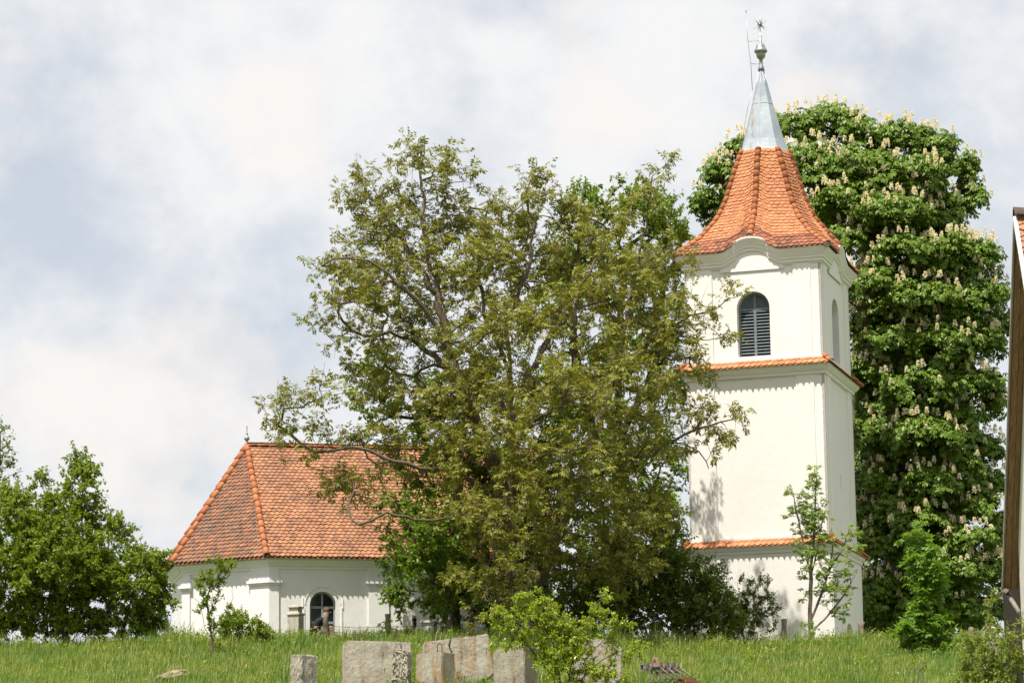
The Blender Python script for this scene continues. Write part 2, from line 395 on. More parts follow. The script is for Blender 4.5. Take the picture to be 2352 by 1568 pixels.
def ridge_run(mb, pts, r=.115, step=.38):
    """overlapping half-round ridge tiles along a polyline"""
    pts = [np.asarray(p, float) for p in pts]; d = np.cumsum([0]+[np.linalg.norm(b-a) for a, b in zip(pts[:-1], pts[1:])])
    P = lambda s: np.array([np.interp(s, d, [p[i] for p in pts]) for i in range(3)])
    s = 0
    while s < d[-1]-.05:
        a, b = P(s), P(min(s+step*1.12, d[-1])); t = nrm(b-a); side = nrm(np.cross(t, V(0, 0, 1))); n = np.cross(side, t)
        vs = []; jr = rng.uniform(.94, 1.06); js = rng.uniform(-.012, .012)
        for q, rr, lf in ((a, r*1.05*jr, .022), (b, r*.90*jr, .0)):
            for k in range(9):
                w = math.pi*k/8; vs.append(q+side*(math.cos(w)*rr+js)+n*(math.sin(w)*rr*.95+lf-.02))
        for k in range(9):
            w = math.pi*k/8; vs.append(a+side*(math.cos(w)*r*.92)+n*(math.sin(w)*r*.86+.01-.02))
        mb.add(vs, [(k, k+1, 10+k, 9+k) for k in range(8)]+[(18+k, 19+k, k+1, k) for k in range(8)], True); s += step

# ------------------------------------------------------------------ bell tower
TX, TY, TH = 9.70, 113.0, .305
tw = thing('bell_tower', (TX, TY, 0), 'tall white plastered bell tower with orange tiled roof and grey metal spire', 'tower', None, -TH)
TZ = lambda v: at(1725, v, 110.4)[2]
H1, H2, H3 = 2.70, 2.62, 2.61
zg = G(TX-1, TY-3)-.6
z_e1, z_e2, z_e3 = 13.08, 19.67, 24.04           # eave heights of the three storeys
body = MB()
fs4 = [(V(0, -1), V(1, 0)), (V(1, 0), V(0, 1)), (V(0, 1), V(-1, 0)), (V(-1, 0), V(0, -1))]   # outward normal, run
# lower storey
for k, (n, ex) in enumerate(fs4):
    arch_wall(body, n*H1, ex, -n, -H1, H1, zg, z_e1+.1, (0.06, .78, zg+.1, TZ(1423)-.78) if k == 1 else None, .35, True)
def panelled(z0, z1, h, frieze, openings):
    for k, (n, ex) in enumerate(fs4):
        hc = h-.05
        arch_wall(body, n*hc, ex, -n, -hc, hc, z0, z1, openings.get(k), .40)
        R = np.array([[ex[0], -n[0], 0], [ex[1], -n[1], 0], [0, 0, 1]])
        for s in (-1, 1):
            a, b = sorted((s*.588*h, s*.84*h)); body.box((a, -h, z0), (b, -h+.1, z1-frieze), R)
            a, b = sorted((s*.84*h, s*(h-.028))); body.box((a, -h+.028, z0), (b, -h+.12, z1-frieze), R)
    body.box((-h, -h, z1-frieze), (h, -h+.1, z1)); body.box((-h, h-.1, z1-frieze), (h, h, z1))
    body.box((-h, -h+.1, z1-frieze), (-h+.1, h-.1, z1)); body.box((h-.1, -h+.1, z1-frieze), (h, h-.1, z1))
zs1 = z_e1+.30; zs2 = z_e2+.27
slit = (0.0, .07, TZ(1110), TZ(1080))
panelled(zs1-.25, z_e2+.05, H2, .42, {1: slit})
zwb, zwt = TZ(816), TZ(667)
win = (0, .62, zwb, zwt-.62)
panelled(zs2-.2, z_e3+.05, H3, .62, {0: win, 1: win, 2: win, 3: win})
body.build('wall', M_wall_t, tw, False)
b = MB(); b.box((H2-.42, -.3, TZ(1115)), (H2-.40, .3, TZ(1070))); b.build('slit_window', M_dark, tw, False)
c1 = MB(); sweep_square(c1, [(H1-.02, z_e1-.28), (H1+.05, z_e1-.26), (H1+.05, z_e1-.18), (H1+.12, z_e1-.10), (H1+.15, z_e1-.02), (H1+.15, z_e1+.02), (H1-.1, z_e1+.04)]); c1.build('lower_cornice', M_wall_t, tw, False)
c2 = MB(); sweep_square(c2, [(H2-.02, z_e2-.36), (H2+.05, z_e2-.34), (H2+.05, z_e2-.26), (H2+.12, z_e2-.20), (H2+.20, z_e2-.10), (H2+.22, z_e2-.02), (H2+.22, z_e2+.02), (H2-.1, z_e2+.05)]); c2.build('middle_cornice', M_wall_t, tw, False)
for zt, he, hw, nm, tn in ((z_e1, 2.90, H2, 'lower_tile_skirt', .92), (z_e2, 2.93, H3, 'middle_tile_skirt', .85)):
    t = MB(); run = he-hw+.05; L = run*math.hypot(1, tn)
    for k, (n, ex) in enumerate(fs4):
        U = V(*ex, 0); Vs = nrm(V(*(-n), tn)); N = nrm(np.cross(U, Vs)); O = V(*(n*he), zt)
        t.add([O-U*he-N*.01, O+U*he-N*.01, O+U*(he-run)+Vs*L-N*.01, O-U*(he-run)+Vs*L-N*.01], [(0, 1, 2, 3)])
        tile_plane(t, O, U, Vs, N, lambda b_: -he+b_/L*run, lambda b_: he-b_/L*run, L, .215, .26, POINT)
    sk = t.build(nm, M_tile_t, tw, False)
    for sx, sy in ((-1, -1), (1, -1), (1, 1), (-1, 1)):
        rr = MB(); ridge_run(rr, [V(sx*(he+.01), sy*(he+.01), zt+.03), V(sx*(hw), sy*(hw), zt+run*tn+.02)], .10, .3)
        rr.build('corner_ridge_tiles', M_ridge, sk, False)
    mm = MB(); zt2 = zt+run*tn-.05
    for sx in (-1, 1):
        mm.box((-hw-.03, sx*hw-.03, zt2-.03), (hw+.03, sx*hw+.03, zt2+.05)); mm.box((sx*hw-.03, -hw+.03, zt2-.03), (sx*hw+.03, hw-.03, zt2+.05))
    mm.build('mortar_fillet', M_wall_t, sk, False)
# louvred window on each side
for k, (n, ex) in enumerate(fs4):
    R = np.array([[ex[0], -n[0], 0], [ex[1], -n[1], 0], [0, 0, 1]]); d0 = -(H3-.05)+.30
    lv = MB(); h, zs = .62, zwt-.62
    P = lambda a, d, z: R @ V(a, d, z)
    for s in (-1, 1):
        a, b_ = sorted((s*h, s*(h-.075))); lv.box((a, d0, zwb), (b_, d0+.07, zs), R)
    lv.box((-.045, d0-.012, zwb), (.045, d0+.07, zs+h-.03), R); lv.box((-h+.075, d0-.006, zs-.05), (h-.075, d0+.07, zs+.05), R)
    arc = [(math.cos(math.pi*q/14), math.sin(math.pi*q/14)) for q in range(15)]
    for (c0, s0), (c1_, s1) in zip(arc[:-1], arc[1:]):
        lv.add([P(h*c0, d0, zs+h*s0), P(h*c1_, d0, zs+h*s1), P((h-.08)*c1_, d0, zs+(h-.08)*s1), P((h-.08)*c0, d0, zs+(h-.08)*s0)], [(0, 1, 2, 3)])
        lv.add([P((h-.08)*c0, d0, zs+(h-.08)*s0), P((h-.08)*c1_, d0, zs+(h-.08)*s1), P((h-.08)*c1_, d0+.07, zs+(h-.08)*s1), P((h-.08)*c0, d0+.07, zs+(h-.08)*s0)], [(0, 1, 2, 3)])
    lw = lv.build('louvred_window', M_louv, tw, False)
    sl_ = MB(); nsl = 15
    for i in range(nsl):
        z = zwb+.06+(zs-.08-zwb-.06)*i/(nsl-1)
        for s in (-1, 1):
            a, b_ = sorted((s*.045, s*(h-.075)))
            sl_.add([P(a, d0-.01, z-.035), P(b_, d0-.01, z-.035), P(b_, d0-.01, z-.018), P(a, d0-.01, z-.018), P(a, d0+.075, z+.045), P(b_, d0+.075, z+.045)], [(0, 1, 2, 3), (3, 2, 5, 4), (0, 4, 5, 1)])
    sl_.build('louvres', M_louv, lw, False)
    tr = MB()
    for i in range(-18, 19):
        for sg in (-1, 1):
            pts = []
            for q in np.linspace(-1.2, 1.2, 60):
                a = i*.075+q*.7*sg; z = zs+.05+.35+q*.7
                if z > zs+.05 and a*a+(z-zs)**2 < (h-.07)**2: pts.append((a, z))
            if len(pts) > 1:
                (a0, z0), (a1, z1) = pts[0], pts[-1]; tr.add([P(a0-.014, d0+.03+.003*sg, z0), P(a0+.014, d0+.03+.003*sg, z0), P(a1+.014, d0+.03+.003*sg, z1), P(a1-.014, d0+.03+.003*sg, z1)], [(0, 1, 2, 3)])
    tr.build('trellis', M_louv, lw, False)
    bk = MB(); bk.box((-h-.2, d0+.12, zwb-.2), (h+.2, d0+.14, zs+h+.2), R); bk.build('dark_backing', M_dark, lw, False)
# top cornice with an arched gable over each face
ARO, ARR = .76, .50             # outer half width of the arch, rise
def eave_rise(x):
    ax = abs(x)
    if ax > 1.12: return 0.0
    if ax > .62:
        t = (1.12-ax)/.50; return .30*t*t*(3-2*t)*.75
    return .225+.32*math.sqrt(max(0, 1-(ax/.66)**2))*1.0
def sweep_top(mb, prof):
    xsn = [-1.0]+[q for q in np.linspace(-1.2, 1.2, 49)]+[1.0]
    for n, ex in fs4:
        rows = []
        for h, z in prof:
            row = []
            for i, q in enumerate(xsn):
                x = (-h if i == 0 else h if i == len(xsn)-1 else q)
                row.append(V(*(n*h+ex*x), z+eave_rise(q if 0 < i < len(xsn)-1 else 9)))
            rows.append(row)
        m = len(xsn); vs = [p for r in rows for p in r]
        mb.add(vs, [(i*m+k, i*m+k+1, (i+1)*m+k+1, (i+1)*m+k) for i in range(len(prof)-1) for k in range(m-1)])
        # tympanum under the arch, in the wall plane
        mb.add([V(*(n*(H3+.004)+ex*q), z_e3-.7) for q in xsn[1:-1]]+[V(*(n*(H3+.004)+ex*q), prof[0][1]+.05+eave_rise(q)) for q in xsn[1:-1]], [(k, k+1, m-2+k+1, m-2+k) for k in range(m-3)])
c3 = MB(); sweep_top(c3, [(H3, z_e3-.52), (H3+.07, z_e3-.50), (H3+.07, z_e3-.40), (H3+.12, z_e3-.38), (H3+.12, z_e3-.33), (H3+.19, z_e3-.22), (H3+.27, z_e3-.10), (H3+.29, z_e3-.06), (H3+.29, z_e3+.0), (H3-.2, z_e3+.02)])
c3.build('top_cornice', M_wall_t, tw, False)
# bell-cast octagonal roof
TZA = lambda v: at(1752, v, 113.0)[2]
ZT = at(1752, 346, 112.1)[2]-z_e3+.10
HE = 2.977
hk = [0, .35, .68, 1.4, 2.13, 3.17, 3.85]; sc_ = ZT/3.85
RC = [4.21, 3.50, 2.95, 2.17, 1.72, 1.30, .98]; RM = [2.977, 2.975, 2.62, 1.95, 1.56, 1.22, .95]
def Rc(h): return np.interp(h/sc_, hk, RC)
def Rm(h): return np.interp(h/sc_, hk, RM)
tr_main, tr_eave, r_base = MB(), MB(), MB(); hips = []
for q in range(4):
    ang = q*math.pi/2; Rq = rot2(ang)
    for s in (-1, 1):
        def surf(x, t, s=s, Rq=Rq):
            x = min(max(x, 0), 1); h0 = eave_rise((1-x)*HE)+.02; h = h0+(ZT-h0)*t
            c = V(s, -1)/math.sqrt(2)*Rc(h); m = V(0, -1)*Rm(h); xy = Rq @ (c*(1-x)+m*x); return V(*xy, z_e3+h)
        def pos(a, b, surf=surf, s=s):
            # a: metres from the mid hip towards the corner hip, b: metres up the slope
            t = b/LEN; tt = min(max(t, 0), 1); w = np.linalg.norm(surf(0, tt)-surf(1, tt)); x = 1-a/w
            p = surf(x, tt); xx = min(max(x, .02), .98); tx = surf(xx+.01, tt)-surf(xx-.01, tt); tz = surf(xx, min(tt+.01, 1))-surf(xx, max(tt-.01, 0))
            n = nrm(np.cross(tx, tz)); n = n if n[2] > 0 else -n
            if t < 0: p = p+nrm(tz)*t*LEN
            return p, n
        LEN = 5.0; rows = 31; e_ = LEN/rows
        for r in range(rows):
            t = r/rows; w = np.linalg.norm(surf(0, t)-surf(1, t)); nt_ = max(3, round(w/.205)); tw_ = w/nt_
            for i in range(nt_+1):
                a = (i+(.5 if r % 2 else 0))*tw_
                if a > w: continue
                tgt = tr_eave if r < 4 else tr_main
                add_tile(tgt, pos, POINT if r < 4 else ROUND, a, r*e_-.03, tw_, e_, .04, .022)
        g = [[surf(x, t)+V(0, 0, -.02) for x in np.linspace(0, 1, 13)] for t in np.linspace(0, 1, 17)]
        r_base.add([p for rw in g for p in rw], [(i*13+k, i*13+k+1, (i+1)*13+k+1, (i+1)*13+k) for i in range(16) for k in range(12)])
        if s == -1:
            hips.append([surf(1, t)+V(0, 0, .03) for t in np.linspace(0, 1, 24)])
            hips.append([surf(0, t)+V(0, 0, .03) for t in np.linspace(0, 1, 24)])
roof = r_base.build('roof', M_tile_t, tw, False)
tr_main.build('roof_tiles', M_tile_t, roof, False); eo = tr_eave.build('eave_tiles', M_tile_e, roof, False); eo['label'] = 'older darker tiles along the eaves'
for hp in hips:
    rr = MB(); ridge_run(rr, hp, .115, .30); rr.build('hip_ridge_tiles', M_ridge, roof, False)
    mb = MB(); mb.tube([p+V(0, 0, -.08) for p in hp], .105, 8); mb.build('hip_mortar', M_mortar, roof, False)
# metal spire
zb, zt_ = z_e3+ZT-.10, TZA(163)+.02
hs_ = (zt_-zb)/3.1; prof = [(1.00, zb), (.92, zb+.16*hs_), (.79, zb+.5*hs_), (.60, zb+1.15*hs_), (.40, zb+1.85*hs_), (.22, zb+2.55*hs_), (.09, zt_)]
sm = MB(); n8 = 8
vs = [V(r*math.cos(math.pi/4*k+math.pi/8*0), r*math.sin(math.pi/4*k), z) for r, z in prof for k in range(n8)]
sm.add(vs, [(i*n8+k, i*n8+(k+1) % n8, (i+1)*n8+(k+1) % n8, (i+1)*n8+k) for i in range(len(prof)-1) for k in range(n8)])
sp_ = sm.build('spire', M_metal, tw, False)
se = MB()
for k in range(n8): se.tube([V((r+.006)*math.cos(math.pi/4*k), (r+.006)*math.sin(math.pi/4*k), z) for r, z in prof], .014, 5)
for i in (4,): se.tube([V((prof[i][0]+.004)*math.cos(math.pi/4*k), (prof[i][0]+.004)*math.sin(math.pi/4*k), prof[i][1]) for k in range(9)], .012, 5)
se.build('standing_seam', M_metal, sp_, False)
zz = lambda v: TZA(v)
fi = MB()
fi.lathe([(.13, zz(163)), (.12, zz(157)), (.075, zz(150)), (.065, zz(137)), (.10, zz(136)), (.16, zz(132)), (.185, zz(126)), (.185, zz(122)), (.22, zz(121.5)), (.255, zz(119)), (.255, zz(117)), (.22, zz(113)), (.19, zz(111)), (.185, zz(108)), (.15, zz(103)), (.10, zz(100.5)), (.05, zz(99.5)), (.05, zz(85)), (.04, zz(84)), (.04, zz(80)), (.02, zz(79)), (.022, zz(62)), (.05, zz(59)), (.095, zz(56.5)), (.05, zz(54)), (.01, zz(52))], (0, 0, 0), 16)
fn = fi.build('finial', M_zinc, tw, False)
st = MB(); c0 = V(0, 0, zz(57))
for k in range(10):
    w = 2*math.pi*k/10+.3; el = (.55, -.6)[k % 2]
    d = V(math.cos(w)*math.cos(el), math.sin(w)*math.cos(el), math.sin(el)); st.tube([c0+d*.03, c0+d*.33], [.024, .002], 6)
st.tube([c0, c0+V(0, 0, .34)], [.024, .002], 6); st.build('star', M_zinc, fn, False)
lr = MB(); x0 = -.49
lr.tube([V(x0-.04, 0, zz(28)), V(x0, 0, zz(93)), V(x0+.09, 0, zz(145)), V(x0+.12, 0, zz(205))], .012, 6)
lr.tube([V(x0-.04, 0, zz(28)), V(x0-.08, 0, zz(16))], .008, 5); lr.tube([V(x0-.04, 0, zz(28)), V(x0+.005, 0, zz(16))], .008, 5)
lr.tube([V(x0, 0, zz(93)), V(.06, 0, zz(93.5))], .011, 5); lr.tube([V(x0+.09, 0, zz(145)), V(.08, 0, zz(147))], .016, 5)
lr.tube([V(x0+.12, 0, zz(205)), V(-.56, 0, zz(240)), V(-.88, -.05, zb+.35), V(-1.06, -.05, zb)], .010, 5)
lr.build('lightning_rod', M_zinc, tw, False)

# ------------------------------------------------------------------ church
P1 = at(613, 1277, 108.0); ZE = P1[2]
a1, a2, a3 = math.radians(13), math.radians(28), math.radians(77)
e1 = V(math.cos(a1), math.sin(a1)); e2 = V(-math.cos(a2), math.sin(a2)); e3 = V(-math.cos(a3), math.sin(a3)); e4 = V(.57, .82)
k0 = at(394, 1296, 1.0)[0]
L2 = (k0*P1[1]-P1[0])/(e2[0]-k0*e2[1])
p1 = P1[:2]; p0 = p1+e2*L2; p3 = p0+e3*3.4; p4 = p3+e4*4.0; LN = 10.8; p2 = p1+e1*LN; p5 = p4+e1*(LN+1)
ap = at(567, 1025, 113.2); AP = ap.copy(); RE = V(*(AP[:2]+e1*(LN+.5)), AP[2])
ch = thing('church', (*((p1+p4)/2), G(*p1)-.3), 'low white plastered church with hipped orange tile roof, half hidden by trees', 'church')
zb_c = G(*p1)-.6
def inset(poly, d):
    n = len(poly); out = []
    for i in range(n):
        a, b, c = poly[i-1], poly[i], poly[(i+1) % n]; d1, d2 = nrm(b-a), nrm(c-b)
        n1_, n2_ = V(-d1[1], d1[0]), V(-d2[1], d2[0])   # inward for counter-clockwise
        m = nrm(n1_+n2_); out.append(b+m*d/np.dot(m, n1_))
    return out
poly = [p2, p5, p4, p3, p0, p1]                        # eave outline, counter-clockwise
OV = .42
def ring(mb, prof):
    rows = [inset(poly, OV-o) for o, z in prof]; n = len(poly)
    vs = [V(*rows[i][k], prof[i][1]) for i in range(len(prof)) for k in range(n)]
    mb.add(vs, [(i*n+k, i*n+(k+1) % n, (i+1)*n+(k+1) % n, (i+1)*n+k) for i in range(len(prof)-1) for k in range(n)])
wp = inset(poly, OV)
w1, w0, w3, w2 = wp[5], wp[4], wp[3], wp[0]
def hit(u, v, org, ex):
    """distance along a wall line and height where a line of sight meets that wall"""
    d = at(u, v, 1.0); A = np.array([[ex[0], -d[0]], [ex[1], -d[1]]]); s, Yt = np.linalg.solve(A, -org[:2]); return s, d[2]*Yt
n1i = V(-e1[1], e1[0])
wc, _ = hit(741.5, 1400, w1, e1); wl_, _ = hit(711.5, 1400, w1, e1); wr_, _ = hit(771.3, 1400, w1, e1); _, wtop = hit(741, 1357.5, w1, e1)
hw_ = (wr_-wl_)/2; wop = (wc, hw_, zb_c+.55, wtop-hw_)
cw = MB()
arch_wall(cw, w1, e1, n1i, 0, LN-.8, zb_c, ZE-.02, wop, .28)
for a, b in ((1, 0), (0, 3)):
    A, B = (w1, w0) if a == 1 else (w0, w3); ex = nrm(B-A); arch_wall(cw, A, ex, V(ex[1], -ex[0]), 0, np.linalg.norm(B-A), zb_c, ZE-.02)
for A, B in ((wp[3], wp[2]), (wp[2], wp[1]), (wp[1], wp[0])): ex = nrm(B-A); arch_wall(cw, A, ex, V(ex[1], -ex[0]), 0, np.linalg.norm(B-A), zb_c, ZE-.02)
def slab(mb, org, ex, a0, a1_, z0, z1, t, tin=.05):
    nn = V(ex[1], -ex[0]) if np.dot(V(ex[1], -ex[0]), V(0, -1)) > -.2 else V(-ex[1], ex[0])
    q = [org+ex*a0-nn*tin, org+ex*a1_-nn*tin, org+ex*a1_+nn*t, org+ex*a0+nn*t]; mb.prism(q, z0, z1)
cw.build('wall', M_wall_c, ch)
zcap0, zcap1 = hit(690, 1343, w1, e1)[1], hit(690, 1326, w1, e1)[1]
pl = MB(); f2 = nrm(w0-w1); L2w = np.linalg.norm(w0-w1)
pr1, _ = hit(640, 1400, w1, e1); qa, _ = hit(846, 1400, w1, e1); qb, _ = hit(893, 1400, w1, e1)
pl2, _ = hit(577, 1400, w1, f2); pl3, _ = hit(438, 1400, w1, f2); pl4, _ = hit(401, 1400, w1, f2)
n2i = V(-.469, -.883); bis = nrm(V(e1[1], -e1[0])+V(-math.sin(a2), -math.cos(a2)))
def cornerpil(mb, t, ext, z0, z1):
    k = t/np.dot(bis, V(e1[1], -e1[0])); c = w1+bis*k; no1 = V(e1[1], -e1[0]); no2 = V(-math.sin(a2), -math.cos(a2))
    mb.prism([w1-bis*.05, w1+f2*(pl2+ext)-no2*.05, w1+f2*(pl2+ext)+no2*t, c, w1+e1*(pr1+ext)+no1*t, w1+e1*(pr1+ext)-no1*.05], z0, z1)
cornerpil(pl, .07, 0, zb_c, zcap0); cornerpil(pl, .12, .05, zcap0, zcap0+.07); cornerpil(pl, .17, .10, zcap0+.07, zcap0+.17); cornerpil(pl, .10, .03, zcap0+.17, zcap1+.02); cornerpil(pl, .065, 0, zcap1+.02, ZE-.30)
pl.build('pilaster', M_wall_c, ch)
for ex, a, b in ((e1, qa, qb), (f2, pl3, min(pl4, L2w-.02))):
    pl = MB(); slab(pl, w1, ex, a, b, zb_c, zcap0, .07); slab(pl, w1, ex, a-.05, b+.05, zcap0, zcap0+.07, .12); slab(pl, w1, ex, a-.10, b+.10, zcap0+.07, zcap0+.17, .17); slab(pl, w1, ex, a-.03, b+.03, zcap0+.17, zcap1+.02, .10); slab(pl, w1, ex, a, b, zcap1+.02, ZE-.30, .065); pl.build('pilaster', M_wall_c, ch)
cc = MB(); ring(cc, [(-.02, ZE-.42), (.05, ZE-.40), (.05, ZE-.32), (.10, ZE-.30), (.16, ZE-.22), (.26, ZE-.12), (.30, ZE-.10), (.30, ZE-.02), (-.15, ZE)]); cc.build('cornice', M_wall_c, ch)
# surround of the window, thin plaster ribs
ws = MB(); no1 = V(e1[1], -e1[0])
for s in (-1, 1):
    c = wc+s*(hw_+.21); slab(ws, w1, e1, c-.022, c+.022, zb_c, hit(741, 1394, w1, e1)[1], .03); slab(ws, w1, e1, c-.06 if s < 0 else c+.022, c-.022 if s < 0 else c+.06, hit(741, 1394, w1, e1)[1]-.04, hit(741, 1394, w1, e1)[1]+.35, .03)
for k in range(14):
    t0, t1 = math.pi*k/14, math.pi*(k+1)/14; r0, r1 = hw_+.16, hw_+.185; zc = wop[3]
    Pq = lambda r, t, d: V(*(w1+e1*(wc+r*math.cos(t))+no1*d), zc+r*math.sin(t))
    ws.extrude([Pq(r0, t0, -.02), Pq(r1, t0, -.02), Pq(r1, t1, -.02), Pq(r0, t1, -.02)], V(*(no1*.045), 0))
ws.build('window_surround', M_wall_c, ch)
cwn = MB(); R1 = np.array([[e1[0], -no1[0], 0], [e1[1], -no1[1], 0], [0, 0, 1]]); T1 = V(*w1, 0)
dd = .16; zs = wop[3]; zbw = wop[2]
for lo, hi in (((wc-hw_, dd, zbw), (wc-hw_+.06, dd+.06, zs)), ((wc+hw_-.06, dd, zbw), (wc+hw_, dd+.06, zs)), ((wc-.03, dd-.006, zbw), (wc+.03, dd+.06, zs+hw_-.03))): cwn.box(lo, hi, R1, T1)
for v_ in (1393, 1428): z_ = hit(741, v_, w1, e1)[1]; cwn.box((wc-hw_+.06, dd-.012, z_-.045), (wc+hw_-.06, dd+.05, z_+.04), R1, T1)
arc = [(math.cos(math.pi*q/14), math.sin(math.pi*q/14)) for q in range(15)]
for (c0_, s0), (c1_, s1) in zip(arc[:-1], arc[1:]):
    Pq = lambda r, c, s: R1 @ V(wc+r*c, dd, zs+r*s)+T1
    cwn.extrude([Pq(hw_, c0_, s0), Pq(hw_, c1_, s1), Pq(hw_-.06, c1_, s1), Pq(hw_-.06, c0_, s0)], R1 @ V(0, .06, 0))
wf = cwn.build('arched_window', M_frame, ch)
gl = MB(); gl.box((wc-hw_-.05, dd+.045, zbw-.05), (wc+hw_+.05, dd+.055, zs+hw_+.05), R1, T1); gl.build('glass', M_glass, wf)
# roof planes
def plane_tiles(A, B, T0, T1_, mat_, nm, par):
    """eave A->B (left to right seen from outside), upper edge T0->T1_"""
    A, B, T0, T1_ = (np.asarray(x, float) for x in (A, B, T0, T1_)); U = nrm(B-A); W_ = T0-A; Vs = nrm(W_-U*np.dot(W_, U)); N = np.cross(U, Vs); L = np.dot(T0-A, Vs)
    l1, r0, r1 = np.dot(T0-A, U), np.dot(B-A, U), np.dot(T1_-A, U)
    t = MB(); d = N*.02; t.add([A-d, B-d, T1_-d, T0-d], [(0, 1, 2, 3)])
    tile_plane(t, A, U, Vs, N, lambda b_: l1*b_/L, lambda b_: r0+(r1-r0)*b_/L, L, .190, .200, POINT, .05, .032)
    return t.build(nm, mat_, par)
z3 = lambda p: V(*p, ZE)
rb = MB(); rb.add([z3(p) for p in poly]+[AP, RE], [(5, 0, 7, 6), (4, 5, 6), (3, 4, 6), (2, 3, 6), (1, 2, 6, 7), (0, 1, 7)])
rb.v = [(x, y, z-.05) for x, y, z in rb.v]
croof = rb.build('roof', M_tile_c, ch)
plane_tiles(z3(p1), z3(p2), AP, RE, M_tile_c, 'tile_slope', croof)
o = plane_tiles(z3(p0), z3(p1), AP, AP+V(1e-4, 0, 0), M_tile_w, 'tile_slope', croof); o['label'] = 'weathered brown end slope'
plane_tiles(z3(p3), z3(p0), AP, AP+V(0, -1e-4, 0), M_tile_w, 'tile_slope', croof)
plane_tiles(z3(p4), z3(p3), AP, AP+V(-1e-4, 0, 0), M_tile_w, 'tile_slope', croof); plane_tiles(z3(p5), z3(p4), RE, AP, M_tile_c, 'tile_slope', croof)
for a, b_ in ((z3(p1), AP), (z3(p0), AP), (z3(p3), AP), (z3(p4), AP), (RE, AP)):
    rr = MB(); ridge_run(rr, [a+V(0, 0, .05), b_+V(0, 0, .05)], .115, .42); rr.build('ridge_tiles', M_ridge, croof)
ff = MB(); s_ = 1/66.
ff.lathe([(.05, -.25), (.05, .1), (.09, .14), (.05, .2), (.04, .25), (.10, .32), (.11, .36), (.06, .44), (.035, .5), (.05, .54), (.02, .58), (.018, .8), (.005, .95)], AP-V(0, 0, .05), 12)
ff.build('finial', M_zinc, ch)
cpos = at(444, 1226, 116.0); cm = MB(); cm.box(cpos-V(.10, .2, 2.0), cpos+V(.22, .2, .22)); cm.box(cpos+V(-.15, -.25, .22), cpos+V(.27, .25, .30)); cm.build('chimney', M_stone, ch)

# ------------------------------------------------------------------ vegetation
def quads_leaf(P, A, N, L, Wd, wide=.45, fold=.12, curl=.0):
    """diamond leaves: arrays base point, axis, normal, length, width"""
    Sd = nrm(np.cross(A, N)); L = L[:, None]; Wd = Wd[:, None]
    m = P+A*L*wide-N*curl*L*.3
    v = np.stack([P, m+Sd*Wd*.5+N*fold*Wd, P+A*L-N*(curl*L), m-Sd*Wd*.5+N*fold*Wd], 1)
    return v.reshape(-1, 3)
def rnd_dirs(R, n):
    v = R.normal(size=(n, 3)); return nrm(v)
DN = V(0, 0, -1.0)
def leaf_pinnate(R, P, D, size, n=7, droop=.5, w=.40):
    """compound leaves: P positions, D rachis directions"""
    out = []; N0 = len(P); D = nrm(D+DN*droop*R.uniform(.3, 1.0, (N0, 1))); side = nrm(np.cross(D, V(0, 0, 1)+R.normal(size=(N0, 3))*.3)); nn = nrm(np.cross(side, D))
    sz = size*R.uniform(.7, 1.25, N0)
    for k in range(n):
        if k == n-1: pos = P+D*sz[:, None]*.62; ax = D+DN*.25
        else:
            t = .18+.42*(k//2)/max(1, (n-2)//2); s = 1 if k % 2 else -1
            pos = P+D*(sz*t)[:, None]; ax = D*.55+side*s*.85+DN*R.uniform(.15, .7, (N0, 1))
        ax = nrm(ax+R.normal(size=(N0, 3))*.14); L = sz*R.uniform(.42, .56, N0)
        out.append(quads_leaf(pos, ax, nrm(nn+R.normal(size=(N0, 3))*.25), L, L*w, .5, .10, .15))
    return np.concatenate(out)
def leaf_palm(R, P, Nn, size, n=6, droop=.55):
    N0 = len(P); Nn = nrm(Nn); a = nrm(np.cross(Nn, R.normal(size=(N0, 3)))); b = np.cross(Nn, a); sz = size*R.uniform(.75, 1.2, N0); out = []
    for k in range(n):
        w = 2*math.pi*k/n+R.uniform(-.2, .2, N0); r = (np.cos(w)[:, None]*a+np.sin(w)[:, None]*b)
        ax = nrm(r+DN*droop*R.uniform(.5, 1.4, (N0, 1))); nr = nrm(Nn+r*.45); L = sz*R.uniform(.8, 1.1, N0)
        out.append(quads_leaf(P, ax, nr, L, L*.42, .66, .08, .22))
    return np.concatenate(out)
def leaf_simple(R, P, D, size, w=.55, droop=.3):
    N0 = len(P); ax = nrm(D+R.normal(size=(N0, 3))*.55+DN*droop); nn = nrm(V(0, 0, 1)+R.normal(size=(N0, 3))*.6); L = size*R.uniform(.65, 1.3, N0)
    return quads_leaf(P, ax, nn, L, L*w, .45, .12, .15)
def sticks(P0, P1, r0, r1, n=3):
    """straight tapered twigs, vectorised"""
    N0 = len(P0); t = nrm(P1-P0); a = nrm(np.cross(t, V(.31, .77, .55))); b = np.cross(t, a); vs = []
    for P, r in ((P0, r0), (P1, r1)):
        for k in range(n): w = 2*math.pi*k/n; vs.append(P+(math.cos(w)*a+math.sin(w)*b)*r)
    v = np.stack(vs, 1).reshape(-1, 3); o = np.arange(N0)[:, None]*2*n; f = [np.concatenate([o+k, o+(k+1) % n, o+n+(k+1) % n, o+n+k], 1) for k in range(n)]
    return v, np.concatenate(f)
def spline(pts, step=.35):
    pts = np.asarray(pts, float); out = [pts[0]]; n = len(pts)
    for i in range(n-1):
        a, b, c, d = pts[max(i-1, 0)], pts[i], pts[i+1], pts[min(i+2, n-1)]; m = max(2, int(np.linalg.norm(c-b)/step))
        for k in range(1, m+1):
            t = k/m; out.append(.5*((2*b)+(c-a)*t+(2*a-5*b+4*c-d)*t*t+(3*b-a-3*c+d)*t**3))
    return np.array(out)
